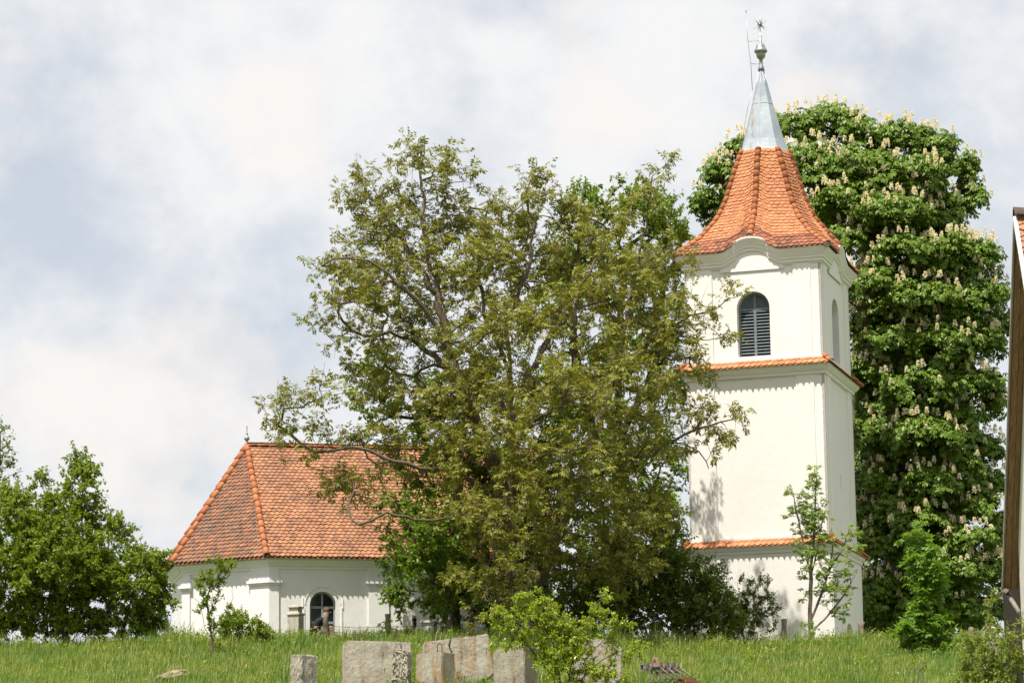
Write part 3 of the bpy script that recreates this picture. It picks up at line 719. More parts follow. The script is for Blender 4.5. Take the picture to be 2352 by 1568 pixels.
class Tree:
    def __init__(s, name, base, label, cat, bark, leafm, seed, R0, group=None):
        s.R = np.random.RandomState(seed); s.root = thing(name, base, label, cat, group); s.bark, s.leafm, s.R0 = bark, leafm, R0
        s.pos = [np.asarray(base, float)+V(0, 0, -.3)]; s.par = [-1]; s.own = [0]; s.minr = {}
        s.lv = []; s.tw = []; s.fx = []
    def limb(s, pts, jit=.05):
        """hand-placed limb; starts at the nearest node already there"""
        p = spline(pts); i0 = int(np.argmin(np.linalg.norm(np.array(s.pos)-p[0], axis=1)))
        if len(s.pos) == 1: i0 = 0
        for q in p:
            if np.linalg.norm(q-s.pos[i0]) < .05: continue
            s.pos.append(q+s.R.normal(size=3)*jit); s.par.append(i0); s.own.append(0); i0 = len(s.pos)-1
        s.own[i0] += 2
    def grow(s, cl, out, step=.4, sag=.0, wig=.07):
        """connect leaf clusters cl (n,3) to the skeleton, nearest first"""
        cl = np.asarray(cl); sk = np.array(s.pos); d = np.min(np.linalg.norm(cl[:, None]-sk[None, ::3], axis=2), axis=1)
        for i in np.argsort(d):
            c = cl[i]; sk = np.array(s.pos); dv = c-sk; dist = np.linalg.norm(dv, axis=1); cost = dist+np.maximum(0, -dv[:, 2])*.9-.25*np.maximum(0, dv[:, 2]-.0)*.3
            j = int(np.argmin(cost)); p = s.pos[j]; L = dist[j]
            if L < .05: s.own[j] += 1; continue
            pd = nrm(p-s.pos[s.par[j]]) if s.par[j] >= 0 else V(0, 0, 1)
            n = max(2, int(L/step)); b1_ = p+(pd*.6+nrm(c-p)*.4)*L*.35; b2_ = c-(out[i]*.7+V(0, 0, .3))*L*.25+V(0, 0, -sag)*L
            k0 = j
            for k in range(1, n+1):
                t = k/n; q = (1-t)**3*p+3*(1-t)**2*t*b1_+3*(1-t)*t*t*b2_+t**3*c
                if k < n: q = q+s.R.normal(size=3)*wig*min(L, 1.0)
                s.pos.append(q); s.par.append(k0); s.own.append(0); k0 = len(s.pos)-1
            s.own[k0] += 1
    def finish(s, rmin=.007, expo=.52, crown='crown', trunk='trunk'):
        n = len(s.pos); cnt = np.array(s.own, float); par = s.par
        for i in range(n-1, 0, -1): cnt[par[i]] += cnt[i]
        r = np.maximum(rmin, s.R0*(np.maximum(cnt, .5)/cnt[0])**expo)
        ch_ = [[] for _ in range(n)]
        for i in range(1, n): ch_[par[i]].append(i)
        mb = MB(); stack = [(0, None)]
        while stack:
            i, pre = stack.pop(); pts = []; rad = []
            if pre is not None: pts.append(s.pos[pre]); rad.append(min(r[pre], r[i]*1.35))
            while True:
                pts.append(s.pos[i]); rad.append(r[i]); k = sorted(ch_[i], key=lambda q: -cnt[q])
                if not k: break
                for q in k[1:]: stack.append((q, i))
                i = k[0]
            if len(pts) > 1: mb.tube(pts, rad, 10 if rad[0] > .15 else 6 if rad[0] > .04 else 4, cap=False)
        if s.tw:
            for v, f in s.tw: mb.add(v, f.tolist())
        s.trunk = mb.build(trunk, s.bark, s.root)
        lv = np.concatenate(s.lv); s.crown = np_mesh(crown, lv, np.arange(len(lv)).reshape(-1, 4), s.leafm, s.root)
        return s
    def twigs(s, c, o, k, length, spread=.8, r=.006, up_=.25):
        """k twigs from each cluster centre; returns their ends and directions"""
        c = np.repeat(c, k, 0); o = np.repeat(o, k, 0); d = nrm(o+s.R.normal(size=o.shape)*spread+V(0, 0, up_)); L = length*s.R.uniform(.45, 1.25, len(c))
        e = c+d*L[:, None]; s.tw.append(sticks(c, e, r, r*.5)); return c, e, d
def lobes_pts(R, lobes, Y, n_per, dr=None, bias=.45, zlim=None):
    """lobes: (u, v, ru, rv[, dY[, weight]]) in the frame's own units at depth Y -> cluster points and outward directions"""
    P, O = [], []
    for lb in lobes:
        u, v, ru, rv = lb[:4]; dy = lb[4] if len(lb) > 4 else 0; w = lb[5] if len(lb) > 5 else 1.0
        c = at(u, v, Y+dy); k = (Y+dy)/F; rx, rz = ru*k, rv*k; ry = dr if dr else .5*(rx+rz)
        n = max(2, int(n_per*w*(rx*rz)**.9)); d = rnd_dirs(R, n); q = R.uniform(0, 1, (n, 1))**bias
        P.append(c+d*q*V(rx, ry, rz)); O.append(nrm(d+V(0, 0, .35)))
    P = np.concatenate(P); O = np.concatenate(O)
    g = gz(P[:, 0], P[:, 1])+.1; ok = P[:, 2] > g
    return P[ok], O[ok]
def uv(Y, *pts): return [at(u, v, Y+(p[0] if p else 0)) for u, v, *p in pts]
def ground_at(u, Y): x = at(u, 1480, Y)[0]; return V(x, Y, G(x, Y))

# --- the big walnut in the middle
WY = 103.5
T = Tree('walnut_tree', ground_at(1160, WY), 'large spreading walnut tree with olive leaves and dark bare limbs, in front of the church', 'tree', M_bark, L_walnut, 11, .46)
T.limb(uv(WY, (1158, 1430), (1155, 1330), (1158, 1200), (1166, 1080), (1176, 960), (1172, 860), (1166, 770), (1185, 690), (1215, 610), (1225, 520), (1210, 440), (1240, 395)))
T.limb(uv(WY, (1170, 1420), (1210, 1365, -.3), (1245, 1310, -.5), (1275, 1240, -.6), (1305, 1170, -.6), (1340, 1090), (1370, 1000), (1405, 890, .5), (1432, 770, .8), (1462, 640, .8), (1482, 520, .6), (1500, 405, .5)))
T.limb(uv(WY, (1225, 1365, -.3), (1275, 1368, -.6), (1310, 1355, -.9), (1345, 1340, -1.2)))
T.limb(uv(WY, (1160, 1150), (1120, 1040, -.5), (1075, 930, -.8), (1040, 820, -1), (1015, 710, -1), (988, 600, -.8), (972, 500, -.6), (968, 410, -.5), (974, 330, -.4)))
T.limb(uv(WY, (1040, 820, -1), (985, 730, -1.5), (930, 665, -2), (870, 610, -2.2), (800, 590, -2.4), (735, 605, -2.4)))
T.limb(uv(WY, (1000, 670, -1), (930, 560, .4), (880, 480, .8), (850, 410, 1)))
T.limb(uv(WY, (1075, 930, -.8), (1000, 820, 1), (920, 770, 1.4), (840, 770, 1.6), (765, 745, 1.6)))
T.limb(uv(WY, (1158, 1200), (1110, 1120, -1.4), (1025, 1079, -2), (935, 1070, -2.4), (855, 1036, -2.6), (790, 1030, -2.7), (720, 1038, -2.7), (665, 1000, -2.6), (612, 962, -2.6)))
T.limb(uv(WY, (1160, 1250), (1105, 1190, -2), (1040, 1186, -3), (960, 1190, -3.5), (885, 1180, -3.6), (830, 1200, -3.6)))
T.limb(uv(WY, (1176, 960), (1215, 860, 1), (1262, 770, 1.5), (1300, 660, 1.6), (1335, 540, 1.5), (1320, 450, 1.4)))
T.limb(uv(WY, (1405, 890, .5), (1490, 790, -.3), (1560, 740, -.6), (1620, 715, -.8), (1672, 690, -.8)))
T.limb(uv(WY, (1340, 1090), (1440, 1065, -.6), (1545, 1015, -1), (1625, 980, -1.2), (1705, 958, -1.2)))
T.limb(uv(WY, (1545, 1015, -1), (1600, 1040, -1.1), (1625, 1075, -1.1)))
T.limb(uv(WY, (1166, 1080), (1190, 1010, -2), (1240, 960, -4), (1300, 930, -5), (1360, 900, -5.5)))
T.limb(uv(WY, (1245, 1310, -.5), (1230, 1230, -2.5), (1200, 1160, -4), (1150, 1130, -4.6)))
T.limb(uv(WY, (1172, 860), (1120, 740, .8), (1100, 620, 1), (1110, 500, 1)))
T.limb(uv(WY, (1370, 1000), (1330, 880, -1.5), (1316, 770, -2.5), (1340, 660, -3), (1400, 560, -3)))
WL = [(975, 395, 76, 62, 0, .8), (925, 380, 46, 36, 0, .6), (1045, 395, 42, 60, 0, .65), (855, 455, 66, 60, 0, .7), (815, 395, 18, 22, 0, .7), (815, 530, 50, 60, 0, .8), (930, 520, 100, 80), (820, 610, 90, 45, -1.5), (960, 640, 100, 70, -1), (745, 600, 34, 26, -2, .5), (790, 700, 70, 50, 0, .8), (880, 740, 90, 70, -1.5),
      (775, 775, 50, 34, 1, .7), (860, 850, 70, 40, .5, .6), (1100, 500, 70, 60, .5), (1200, 470, 70, 60, .5), (1245, 415, 48, 24, .5, .8), (1105, 620, 100, 80, -1), (1230, 590, 100, 90, 1), (1330, 530, 80, 70, .5), (1420, 490, 60, 50, .5, .45), (1497, 400, 48, 34, .5, .6), (1500, 480, 55, 50, .5, .5), (1400, 610, 100, 80, -2), (1520, 610, 80, 60, .5, .6),
      (1480, 740, 100, 80, -1), (1340, 740, 110, 80, -2.5), (1200, 760, 100, 80, -2.5), (1060, 780, 90, 80, -1.5), (1610, 690, 50, 50, -.8, .8), (1672, 685, 34, 26, -.8, .8), (1575, 840, 60, 70, -.5, .9), (1630, 770, 40, 34, -.8, .5), (1440, 880, 100, 80, -3), (1580, 950, 60, 40, -1, .8), (1665, 965, 62, 38, -1.2, .8), (1605, 1040, 36, 34, -1.1, .8), (1310, 900, 110, 80, -4.5),
      (1160, 900, 100, 80, -3), (1020, 910, 100, 70, -1.5), (900, 930, 80, 50, 0, .7), (735, 915, 70, 34, -2.6, .8), (655, 955, 60, 36, -2.6, .9), (630, 1005, 40, 30, -2.6, .7), (700, 1010, 60, 34, -2.6, .7), (850, 1030, 80, 50, -1.6, .7), (780, 1120, 80, 50, -1.8, .6), (840, 1140, 60, 45, -1.2, .5), (960, 1040, 100, 60, .6, .8), (1080, 1040, 100, 80, -3),
      (1200, 1020, 110, 70, -4.5), (1340, 1040, 100, 70, -4.5), (1450, 1030, 90, 70, -2), (1150, 1160, 110, 60, -4.8), (1280, 1150, 100, 60, -4.5), (1070, 1190, 80, 60, -1.5, .9), (1400, 1160, 90, 60, -3), (1490, 1150, 50, 50, -1.5), (1110, 1290, 60, 60, -2.5), (1190, 1270, 60, 50, -4.2), (1140, 1350, 60, 50, -3.5, .8), (1330, 1290, 70, 50, -3, .9), (1450, 1330, 70, 50, -3, .8), (1290, 1230, 70, 50, -4, .8), (1530, 1200, 40, 40, -1.5, .8), (1400, 1270, 80, 50, -2.4), (1480, 1250, 55, 45, -2.4), (1085, 1375, 44, 30, -3.6, .8),
      (880, 640, 90, 70, 1.5, .6), (980, 770, 90, 80, 1.5, .6), (900, 850, 90, 50, 1, .6), (1000, 500, 60, 70, 1, .6), (1150, 560, 80, 80, 2, .6), (860, 560, 80, 60, 1.2, .6), (1250, 480, 60, 60, 1.5, .5), (1100, 700, 110, 90, 3, .6), (1300, 700, 120, 100, 4, .6), (1450, 650, 90, 90, 3, .6), (1200, 900, 120, 90, 4, .6), (1400, 900, 120, 90, 4, .6), (1050, 1000, 100, 90, 3, .6), (1300, 1100, 120, 90, 4, .6), (950, 700, 80, 80, 2, .5), (1500, 1000, 80, 80, 2, .5), (1150, 1180, 110, 80, 3, .6), (1420, 1230, 80, 70, 3, .6)]
cl, ou = lobes_pts(T.R, WL, WY, 16)
T.grow(cl, ou)
c, e_, d = T.twigs(cl, ou, 5, .58, .9, .006)
for dd_, f in ((0, 1.0), (.0, .9), (-.14, .85), (-.26, .8)):
    k = T.R.uniform(size=len(e_)) < f; n = int(k.sum()); T.lv.append(leaf_pinnate(T.R, e_[k]+d[k]*dd_, nrm(d[k]*.35+rnd_dirs(T.R, n)*.9+V(0, 0, .12)), .315, 7, .45, .36))
# bare grey twig ends at the crown's edge
bt = cl[T.R.uniform(size=len(cl)) < .30]; bo = nrm(rnd_dirs(T.R, len(bt))+V(0, 0, .5)); T.tw.append(sticks(bt, bt+bo*T.R.uniform(.5, 1.2, (len(bt), 1)), .010, .004))
T.finish(.007, .54)

def broad(name, base, label, lobes, Y, seed, R0, leafm, bark=M_barkd, n_per=8, leaf=.11, tw=3, nl=12, tl=.55, stems=(), cat='tree', group=None, w=.6, droop=.3, dr=None, spread=.8, expo=.52, rmin=.006, bias=.45):
    T = Tree(name, base, label, cat, bark, leafm, seed, R0, group)
    for st_ in stems: T.limb(st_, .03)
    cl, ou = lobes_pts(T.R, lobes, Y, n_per, dr, bias)
    T.grow(cl, ou); c, e_, d = T.twigs(cl, ou, tw, tl, spread, .005)
    t = T.R.uniform(.05, 1.05, (nl, len(c))); P = np.concatenate([c+(e_-c)*t[i][:, None] for i in range(nl)]); D = np.concatenate([d]*nl)
    T.lv.append(leaf_simple(T.R, P+rnd_dirs(T.R, len(P))*leaf*.3, nrm(D*.5+rnd_dirs(T.R, len(P))), leaf, w, droop)); T.finish(rmin, expo); return T
# --- two bright green trees behind the walnut
YA = 106.3
broad('linden_tree', ground_at(1040, YA), 'bright green leafy tree by the church wall, behind the walnut on its left', [(870, 850, 60, 40, 1.5), (850, 930, 50, 50, 1), (960, 930, 80, 80, 1), (1090, 900, 90, 80, 1), (1000, 1060, 110, 80), (940, 1180, 46, 40, -4.5), (970, 1240, 66, 50, -4.8, 1.2), (940, 1310, 44, 44, -4.6, 1.2), (985, 1305, 50, 50, -4.6, 1.2), (922, 1350, 26, 30, -1, 1.2), (1015, 1385, 46, 30, .5), (1120, 1330, 60, 60, -.5), (1200, 1280, 70, 60, -.5), (1040, 1260, 60, 60, -3.5), (960, 1362, 50, 26, .3), (1000, 1330, 50, 50, -2.5), (1010, 1200, 60, 50, -2.5), (1050, 1400, 60, 34, -2), (1210, 1080, 90, 70, .5), (1230, 1190, 90, 70, .5), (1280, 1020, 70, 80, 1), (1130, 1220, 80, 60, 0), (1120, 1400, 60, 34, -.3), (1210, 1405, 50, 30, 0), (1230, 1340, 60, 50, 0), (890, 1180, 20, 30, -3), (905, 1290, 22, 40, -3.5), (905, 1365, 20, 30, -1), (900, 1240, 18, 20, -3), (1050, 1370, 60, 60, .4), (1060, 1250, 90, 90), (1120, 1120, 100, 100), (930, 1380, 24, 20, .3)], YA, 21, .28, L_lind, n_per=26, tw=4, nl=20, stems=[uv(YA, (1040, 1430), (1045, 1250), (1060, 1050), (1070, 920)), uv(YA, (1045, 1250), (1000, 1130), (960, 1050)), uv(YA, (1043, 1350), (1000, 1290, -2), (950, 1250, -3))], leaf=.14)
YB = 115.5
broad('linden_tree', ground_at(1430, YB), 'bright green leafy tree between the walnut and the bell tower, rising behind both', [(1355, 470, 70, 42, 0, 1.2), (1445, 470, 80, 46, -1, 1.2), (1510, 510, 70, 60, -1.5, 1.2), (1560, 560, 45, 80), (1400, 600, 110, 90), (1520, 680, 80, 100), (1300, 640, 90, 100), (1420, 800, 120, 100), (1530, 860, 60, 100), (1420, 980, 120, 100), (1540, 1080, 40, 80), (1420, 1160, 120, 100), (1520, 1190, 60, 60, -2), (1500, 1150, 50, 50, -4), (1400, 1320, 110, 80), (1530, 1320, 60, 70), (1280, 1240, 90, 90), (1270, 930, 90, 100), (1300, 1380, 70, 60)], YB, 22, .35, L_lind, n_per=24, tw=4, nl=18, stems=[uv(YB, (1430, 1440), (1425, 1200), (1420, 900), (1430, 620)), uv(YB, (1425, 1000), (1500, 850), (1530, 700)), uv(YB, (1425, 1000), (1330, 850), (1310, 650))], leaf=.15)
# --- dark shrubs at the foot of the tower
YC = 104.6
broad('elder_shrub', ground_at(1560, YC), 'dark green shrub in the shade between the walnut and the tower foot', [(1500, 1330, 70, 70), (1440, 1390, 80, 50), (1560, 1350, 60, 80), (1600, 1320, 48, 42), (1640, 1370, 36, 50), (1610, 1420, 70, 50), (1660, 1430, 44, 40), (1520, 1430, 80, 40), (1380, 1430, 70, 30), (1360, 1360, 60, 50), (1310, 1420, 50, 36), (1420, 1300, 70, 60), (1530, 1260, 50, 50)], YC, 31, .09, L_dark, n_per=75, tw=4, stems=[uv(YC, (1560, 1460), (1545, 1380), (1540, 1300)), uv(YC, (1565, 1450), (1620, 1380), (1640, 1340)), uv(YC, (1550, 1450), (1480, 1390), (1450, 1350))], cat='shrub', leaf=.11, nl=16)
YD = 106.6
broad('pear_sapling', ground_at(1715, YD), 'thin grey-green sapling cluster with three leafy tips against the white tower foot', [(1690, 1385, 22, 40), (1685, 1430, 30, 36), (1738, 1355, 17, 30), (1735, 1395, 28, 40), (1765, 1360, 15, 30), (1762, 1400, 20, 34), (1720, 1430, 40, 30), (1695, 1345, 8, 22), (1775, 1440, 14, 10), (1770, 1455, 14, 10)], YD, 32, .04, L_dark, M_barkg, 60, .085, 4, 14, .32, [uv(YD, (1712, 1478), (1700, 1420), (1693, 1340)), uv(YD, (1714, 1478), (1730, 1420), (1738, 1340)), uv(YD, (1716, 1475), (1745, 1420), (1765, 1340))], 'shrub', dr=.35, spread=.55, rmin=.004)
# --- horse chestnut behind the tower
HY = 121.5
T = Tree('chestnut_tree', ground_at(2080, HY), 'huge dark green horse chestnut covered with cream flower candles, behind the bell tower', 'tree', M_barkd, L_chest, 41, .60)
T.limb(uv(HY, (2080, 1440), (2075, 1250), (2060, 1000), (2040, 750), (2010, 520), (1980, 380)))
for l in (((2075, 1250), (2150, 1120, -1), (2220, 1040, -2)), ((2060, 1000), (2150, 850, -1), (2220, 760, -1)), ((2060, 1000), (1960, 850, -1.5), (1900, 750, -2)), ((2040, 750), (2130, 560, 0), (2150, 420, 0)), ((2040, 750), (1900, 560, .5), (1760, 440, 1), (1670, 420, 1)), ((2075, 1250), (1990, 1180, -2), (1950, 1150, -2.5)), ((2078, 1350), (2170, 1300, -2), (2250, 1240, -2.5))): T.limb(uv(HY, *l))
CL = [(1830, 300, 70, 40, 1), (1895, 285, 70, 40, 0), (1950, 300, 50, 40, -.5), (2070, 320, 70, 36, -1), (2140, 340, 60, 40, -1), (2195, 385, 50, 30, -1), (1700, 350, 40, 35, 1), (1660, 410, 50, 44, .5), (1630, 470, 44, 40, .5), (1680, 520, 60, 60, 1), (1860, 380, 80, 50, -1), (1970, 390, 90, 50, -2), (2090, 410, 90, 50, -2.5), (1940, 480, 80, 50, -3),
      (2050, 500, 90, 50, -3.5), (2160, 490, 50, 60, -1.5), (1930, 560, 60, 40, -3), (2080, 590, 80, 44, -4), (2180, 590, 80, 50, -3.5), (2250, 600, 50, 45, -2), (2000, 660, 80, 44, -4), (2120, 690, 90, 44, -4.5), (2230, 690, 70, 44, -3), (2280, 680, 36, 50, -1.5), (2050, 790, 80, 50, -3.5), (2170, 800, 90, 50, -4), (2265, 800, 44, 50, -2.5), (1990, 880, 60, 60, -2.5), (2100, 900, 90, 50, -4),
      (2210, 890, 70, 44, -3.5), (2270, 880, 36, 34, -2.5), (2000, 1010, 60, 60, -2.5), (2120, 1010, 90, 50, -4.5), (2210, 980, 46, 50, -3), (2010, 1130, 60, 60, -2.5), (2130, 1120, 80, 44, -4), (2215, 1080, 50, 40, -3), (2240, 1170, 55, 40, -3), (2120, 1220, 80, 50, -4), (2230, 1250, 70, 40, -4.5), (2020, 1260, 60, 60, -2.5), (2180, 1320, 80, 44, -4.5), (2030, 1380, 60, 60, -2.5), (2270, 1330, 44, 50, -3), (2110, 1400, 70, 60, -3), (2210, 1410, 70, 50, -3), (1990, 760, 40, 60, -2), (1985, 1200, 40, 60, -2),
      (1950, 520, 120, 100, 3, .8), (2100, 600, 140, 120, 3, .8), (2100, 800, 150, 120, 3, .8), (2100, 1000, 150, 120, 3, .8), (2100, 1200, 150, 120, 3, .8), (2050, 450, 130, 90, 3, .8), (2150, 640, 110, 70, -2.5, .7), (2060, 740, 100, 70, -2.5, .7), (2190, 745, 90, 60, -2.5, .7), (2140, 855, 110, 60, -2.8, .7), (2060, 960, 100, 60, -2.5, .7), (2170, 1030, 90, 60, -2.8, .7), (2080, 1170, 100, 60, -2.8, .7), (2210, 1130, 70, 60, -2, .7), (2150, 1260, 90, 60, -3, .7), (1900, 430, 100, 60, -1.5, .7), (2020, 450, 100, 60, -2, .7), (2140, 530, 80, 60, -1.5, .7), (2020, 540, 90, 60, -2.5, .7), (2290, 760, 36, 50, -1), (2285, 940, 36, 44, -1.5), (2265, 1040, 40, 40, -2), (2285, 1120, 34, 40, -2), (2295, 1220, 30, 50, -2), (2240, 470, 26, 40, -1), (2225, 430, 30, 26, -1), (2000, 320, 60, 40, -1), (2020, 700, 70, 120, 0, .9), (2010, 950, 60, 120, 0, .9), (2150, 700, 100, 80, 0, .7), (2160, 950, 90, 80, 0, .7), (2080, 820, 90, 100, -1, .8), (2090, 1080, 100, 100, -1, .8), (2100, 1260, 110, 90, -1, .8), (2100, 1360, 150, 80, 2, .6), (1800, 450, 100, 90, 3, .4), (2230, 1380, 60, 60, 0, .7), (2020, 1430, 90, 40, 1, .8), (2200, 1440, 90, 34, 1, .8), (2000, 1300, 70, 90, 2, .7), (2000, 1100, 60, 90, 2, .7), (2260, 1420, 60, 50, 2, .8), (2290, 1290, 40, 60, 1, .7), (2000, 1420, 70, 60, 0, .7)]
P, O = [], []
for u, v, ru, rv, dy, *w in CL:
    w = w[0] if w else 1.0; k = (HY+dy)/F; rx, rz = ru*k, rv*k; n = int(54*w*(rx*rz)**.85)+3; dv = rnd_dirs(T.R, n); dv[:, 2] = np.abs(dv[:, 2])*.9+np.where(T.R.uniform(size=n) < .16, -.6, .08); dv = nrm(dv)
    q = T.R.uniform(.78, 1.0, (n, 1)); P.append(at(u, v, HY+dy)+dv*q*V(rx, .5*(rx+rz)+.4, rz)); O.append(dv)
P = np.concatenate(P); O = np.concatenate(O); ok = P[:, 2] > gz(P[:, 0], P[:, 1])+.2; P, O = P[ok], O[ok]
sel = T.R.uniform(size=len(P)) < .20; T.grow(P[sel], O[sel], .5)
k = 7; c = np.repeat(P, k, 0); o_ = np.repeat(O, k, 0); pp = c+rnd_dirs(T.R, len(c))*T.R.uniform(.05, .42, (len(c), 1)); T.lv.append(leaf_palm(T.R, pp, nrm(o_+V(0, 0, .7)+rnd_dirs(T.R, len(c))*.45), .235, 6, .6))
T.tw.append(sticks(P-O*.45, P+V(0, 0, .02), .012, .006))
T.finish(.010, .5)
# flower candles: cones of small petals standing on the shoots
def candle(R, p, h=.28):
    n = 56; t = R.uniform(0, 1, n)**.8; r = .062*(1-t*.85)+.006; w = R.uniform(0, 2*math.pi, n)
    q = p+np.stack([np.cos(w)*r, np.sin(w)*r, t*h], 1); ax = nrm(np.stack([np.cos(w), np.sin(w), R.uniform(-.2, .8, n)], 1)); nn = nrm(np.cross(ax, rnd_dirs(R, n)))
    return quads_leaf(q-ax*.03, ax, nn, np.full(n, .08), np.full(n, .05), .5, .1, .1)
R = np.random.RandomState(5)
fl = (O[:, 1] < .35) & (O[:, 2] > -.05) & (R.uniform(size=len(P)) < np.where(O[:, 2] > .6, .65, .36))
fp = P[fl]+O[fl]*.22+V(0, 0, .10)
key = fp[:, 1]-.35*fp[:, 2]+R.uniform(0, 3, len(fp)); sx_ = 1176+fp[:, 0]/fp[:, 1]*F; key = key+np.where((sx_ > 1990) & (sx_ < 2290), 0, 40); od = np.argsort(key)
protos = []
for i in range(6):
    v = candle(R, V(0, 0, 0), .28*R.uniform(.85, 1.15)); me = bpy.data.meshes.new('flower_candle'); me.from_pydata([tuple(x) for x in v], [], [tuple(range(4*j, 4*j+4)) for j in range(len(v)//4)]); me.materials.append(M_bloss); protos.append(me)
bs = base_of(T.root)
for i in od[:100]:
    o = bpy.data.objects.new('flower_candle', protos[R.randint(6)]); C.objects.link(o); o.parent = T.root; o.location = tuple(fp[i]-bs); o.rotation_euler = (R.uniform(-.2, .2), R.uniform(-.2, .2), R.uniform(0, 6)); s_ = R.uniform(.8, 1.2); o.scale = (s_, s_, s_)
v = np.concatenate([candle(R, fp[i], .28*R.uniform(.7, 1.15)) for i in od[100:3200]]); tag(np_mesh('flower_candles', v, np.arange(len(v)).reshape(-1, 4), M_bloss, T.root), kind='stuff')
# --- left-hand thicket and trees
YL = 103.8
lob = [(50, 1200, 80, 50), (150, 1190, 80, 50), (185, 1110, 40, 40), (190, 1060, 16, 22), (95, 1120, 26, 24), (240, 1232, 60, 38), (318, 1290, 40, 30), (365, 1310, 28, 36, -.4), (385, 1340, 16, 26, -.4), (270, 1310, 80, 46, -.6), (150, 1290, 90, 60, -1), (40, 1310, 80, 60, -1), (340, 1390, 46, 34), (220, 1380, 80, 34), (120, 1400, 70, 34), (30, 1410, 60, 40), (-60, 1260, 60, 90), (290, 1440, 60, 20, .5), (-60, 1400, 60, 60), (200, 1165, 34, 26), (20, 1150, 40, 30), (130, 1250, 90, 50, -1), (225, 1285, 66, 46, -1), (60, 1260, 80, 60, 1), (180, 1330, 90, 50, 1), (300, 1350, 60, 40, -1), (60, 1350, 80, 50), (170, 1430, 90, 24), (370, 1370, 30, 24, -.6), (40, 1440, 60, 18), (120, 1445, 60, 14), (200, 1440, 70, 18), (280, 1438, 60, 18), (345, 1430, 40, 22), (-20, 1440, 50, 24)]
broad('thorn_tree', ground_at(160, YL), 'broad bushy green tree with dark forked stems at the left edge of the hill', lob, YL, 51, .15, L_left, M_barkd, 52, .12, 4, 26, .5, [uv(YL, (150, 1455), (140, 1380), (110, 1280), (90, 1190)), uv(YL, (160, 1455), (180, 1370), (190, 1260), (188, 1100)), uv(YL, (220, 1440), (260, 1380, -.5), (310, 1350, -.5), (360, 1365, -.5)), uv(YL, (165, 1440), (220, 1350), (270, 1260), (310, 1240)), uv(YL, (140, 1450), (60, 1360), (30, 1280)), uv(YL, (110, 1460), (95, 1380), (60, 1300))])
YM = 116
broad('birch_tree', ground_at(-20, YM), 'pale yellow-green tree top standing behind the thorn tree at the far left', [(0, 1010, 22, 34), (22, 1085, 26, 26), (0, 1120, 40, 40), (-30, 1060, 40, 50), (30, 1140, 30, 24), (-20, 1200, 50, 50)], YM, 52, .12, L_yell, M_barkg, 26, .11, 4, 12, .5, [uv(YM, (-20, 1440), (-10, 1200), (0, 990))])
YS = 96.5
broad('plum_sapling', ground_at(486, YS), 'small crooked sapling with leafy top in the grass before the church', [(505, 1300, 36, 14), (465, 1335, 22, 14), (500, 1335, 24, 14), (525, 1300, 18, 12), (480, 1360, 20, 14), (478, 1395, 14, 14), (515, 1400, 18, 14, 0, .7), (500, 1430, 26, 20, 0, .8), (530, 1420, 22, 16, 0, .8), (470, 1400, 12, 10)], YS, 53, .045, L_left, M_bark, 110, .085, 4, 12, .22, [uv(YS, (489, 1500), (486, 1450), (478, 1400), (480, 1350), (490, 1310), (505, 1292)), uv(YS, (486, 1450), (505, 1420), (520, 1395)), uv(YS, (480, 1390), (462, 1360), (458, 1335)), uv(YS, (488, 1470), (470, 1440), (462, 1400), (450, 1370)), uv(YS, (488, 1465), (515, 1430), (535, 1370), (530, 1350))], dr=.3, spread=.6, rmin=.004, bias=.6)
YU = 101.5
broad('low_shrub', ground_at(560, YU), 'low rounded green shrub on the crest behind the small sapling', [(545, 1430, 30, 24), (580, 1440, 30, 20), (520, 1440, 26, 20), (610, 1455, 24, 12), (560, 1455, 60, 14)], YU, 54, .03, L_left, M_barkd, 110, .09, 4, 16, .28, cat='shrub', rmin=.004)
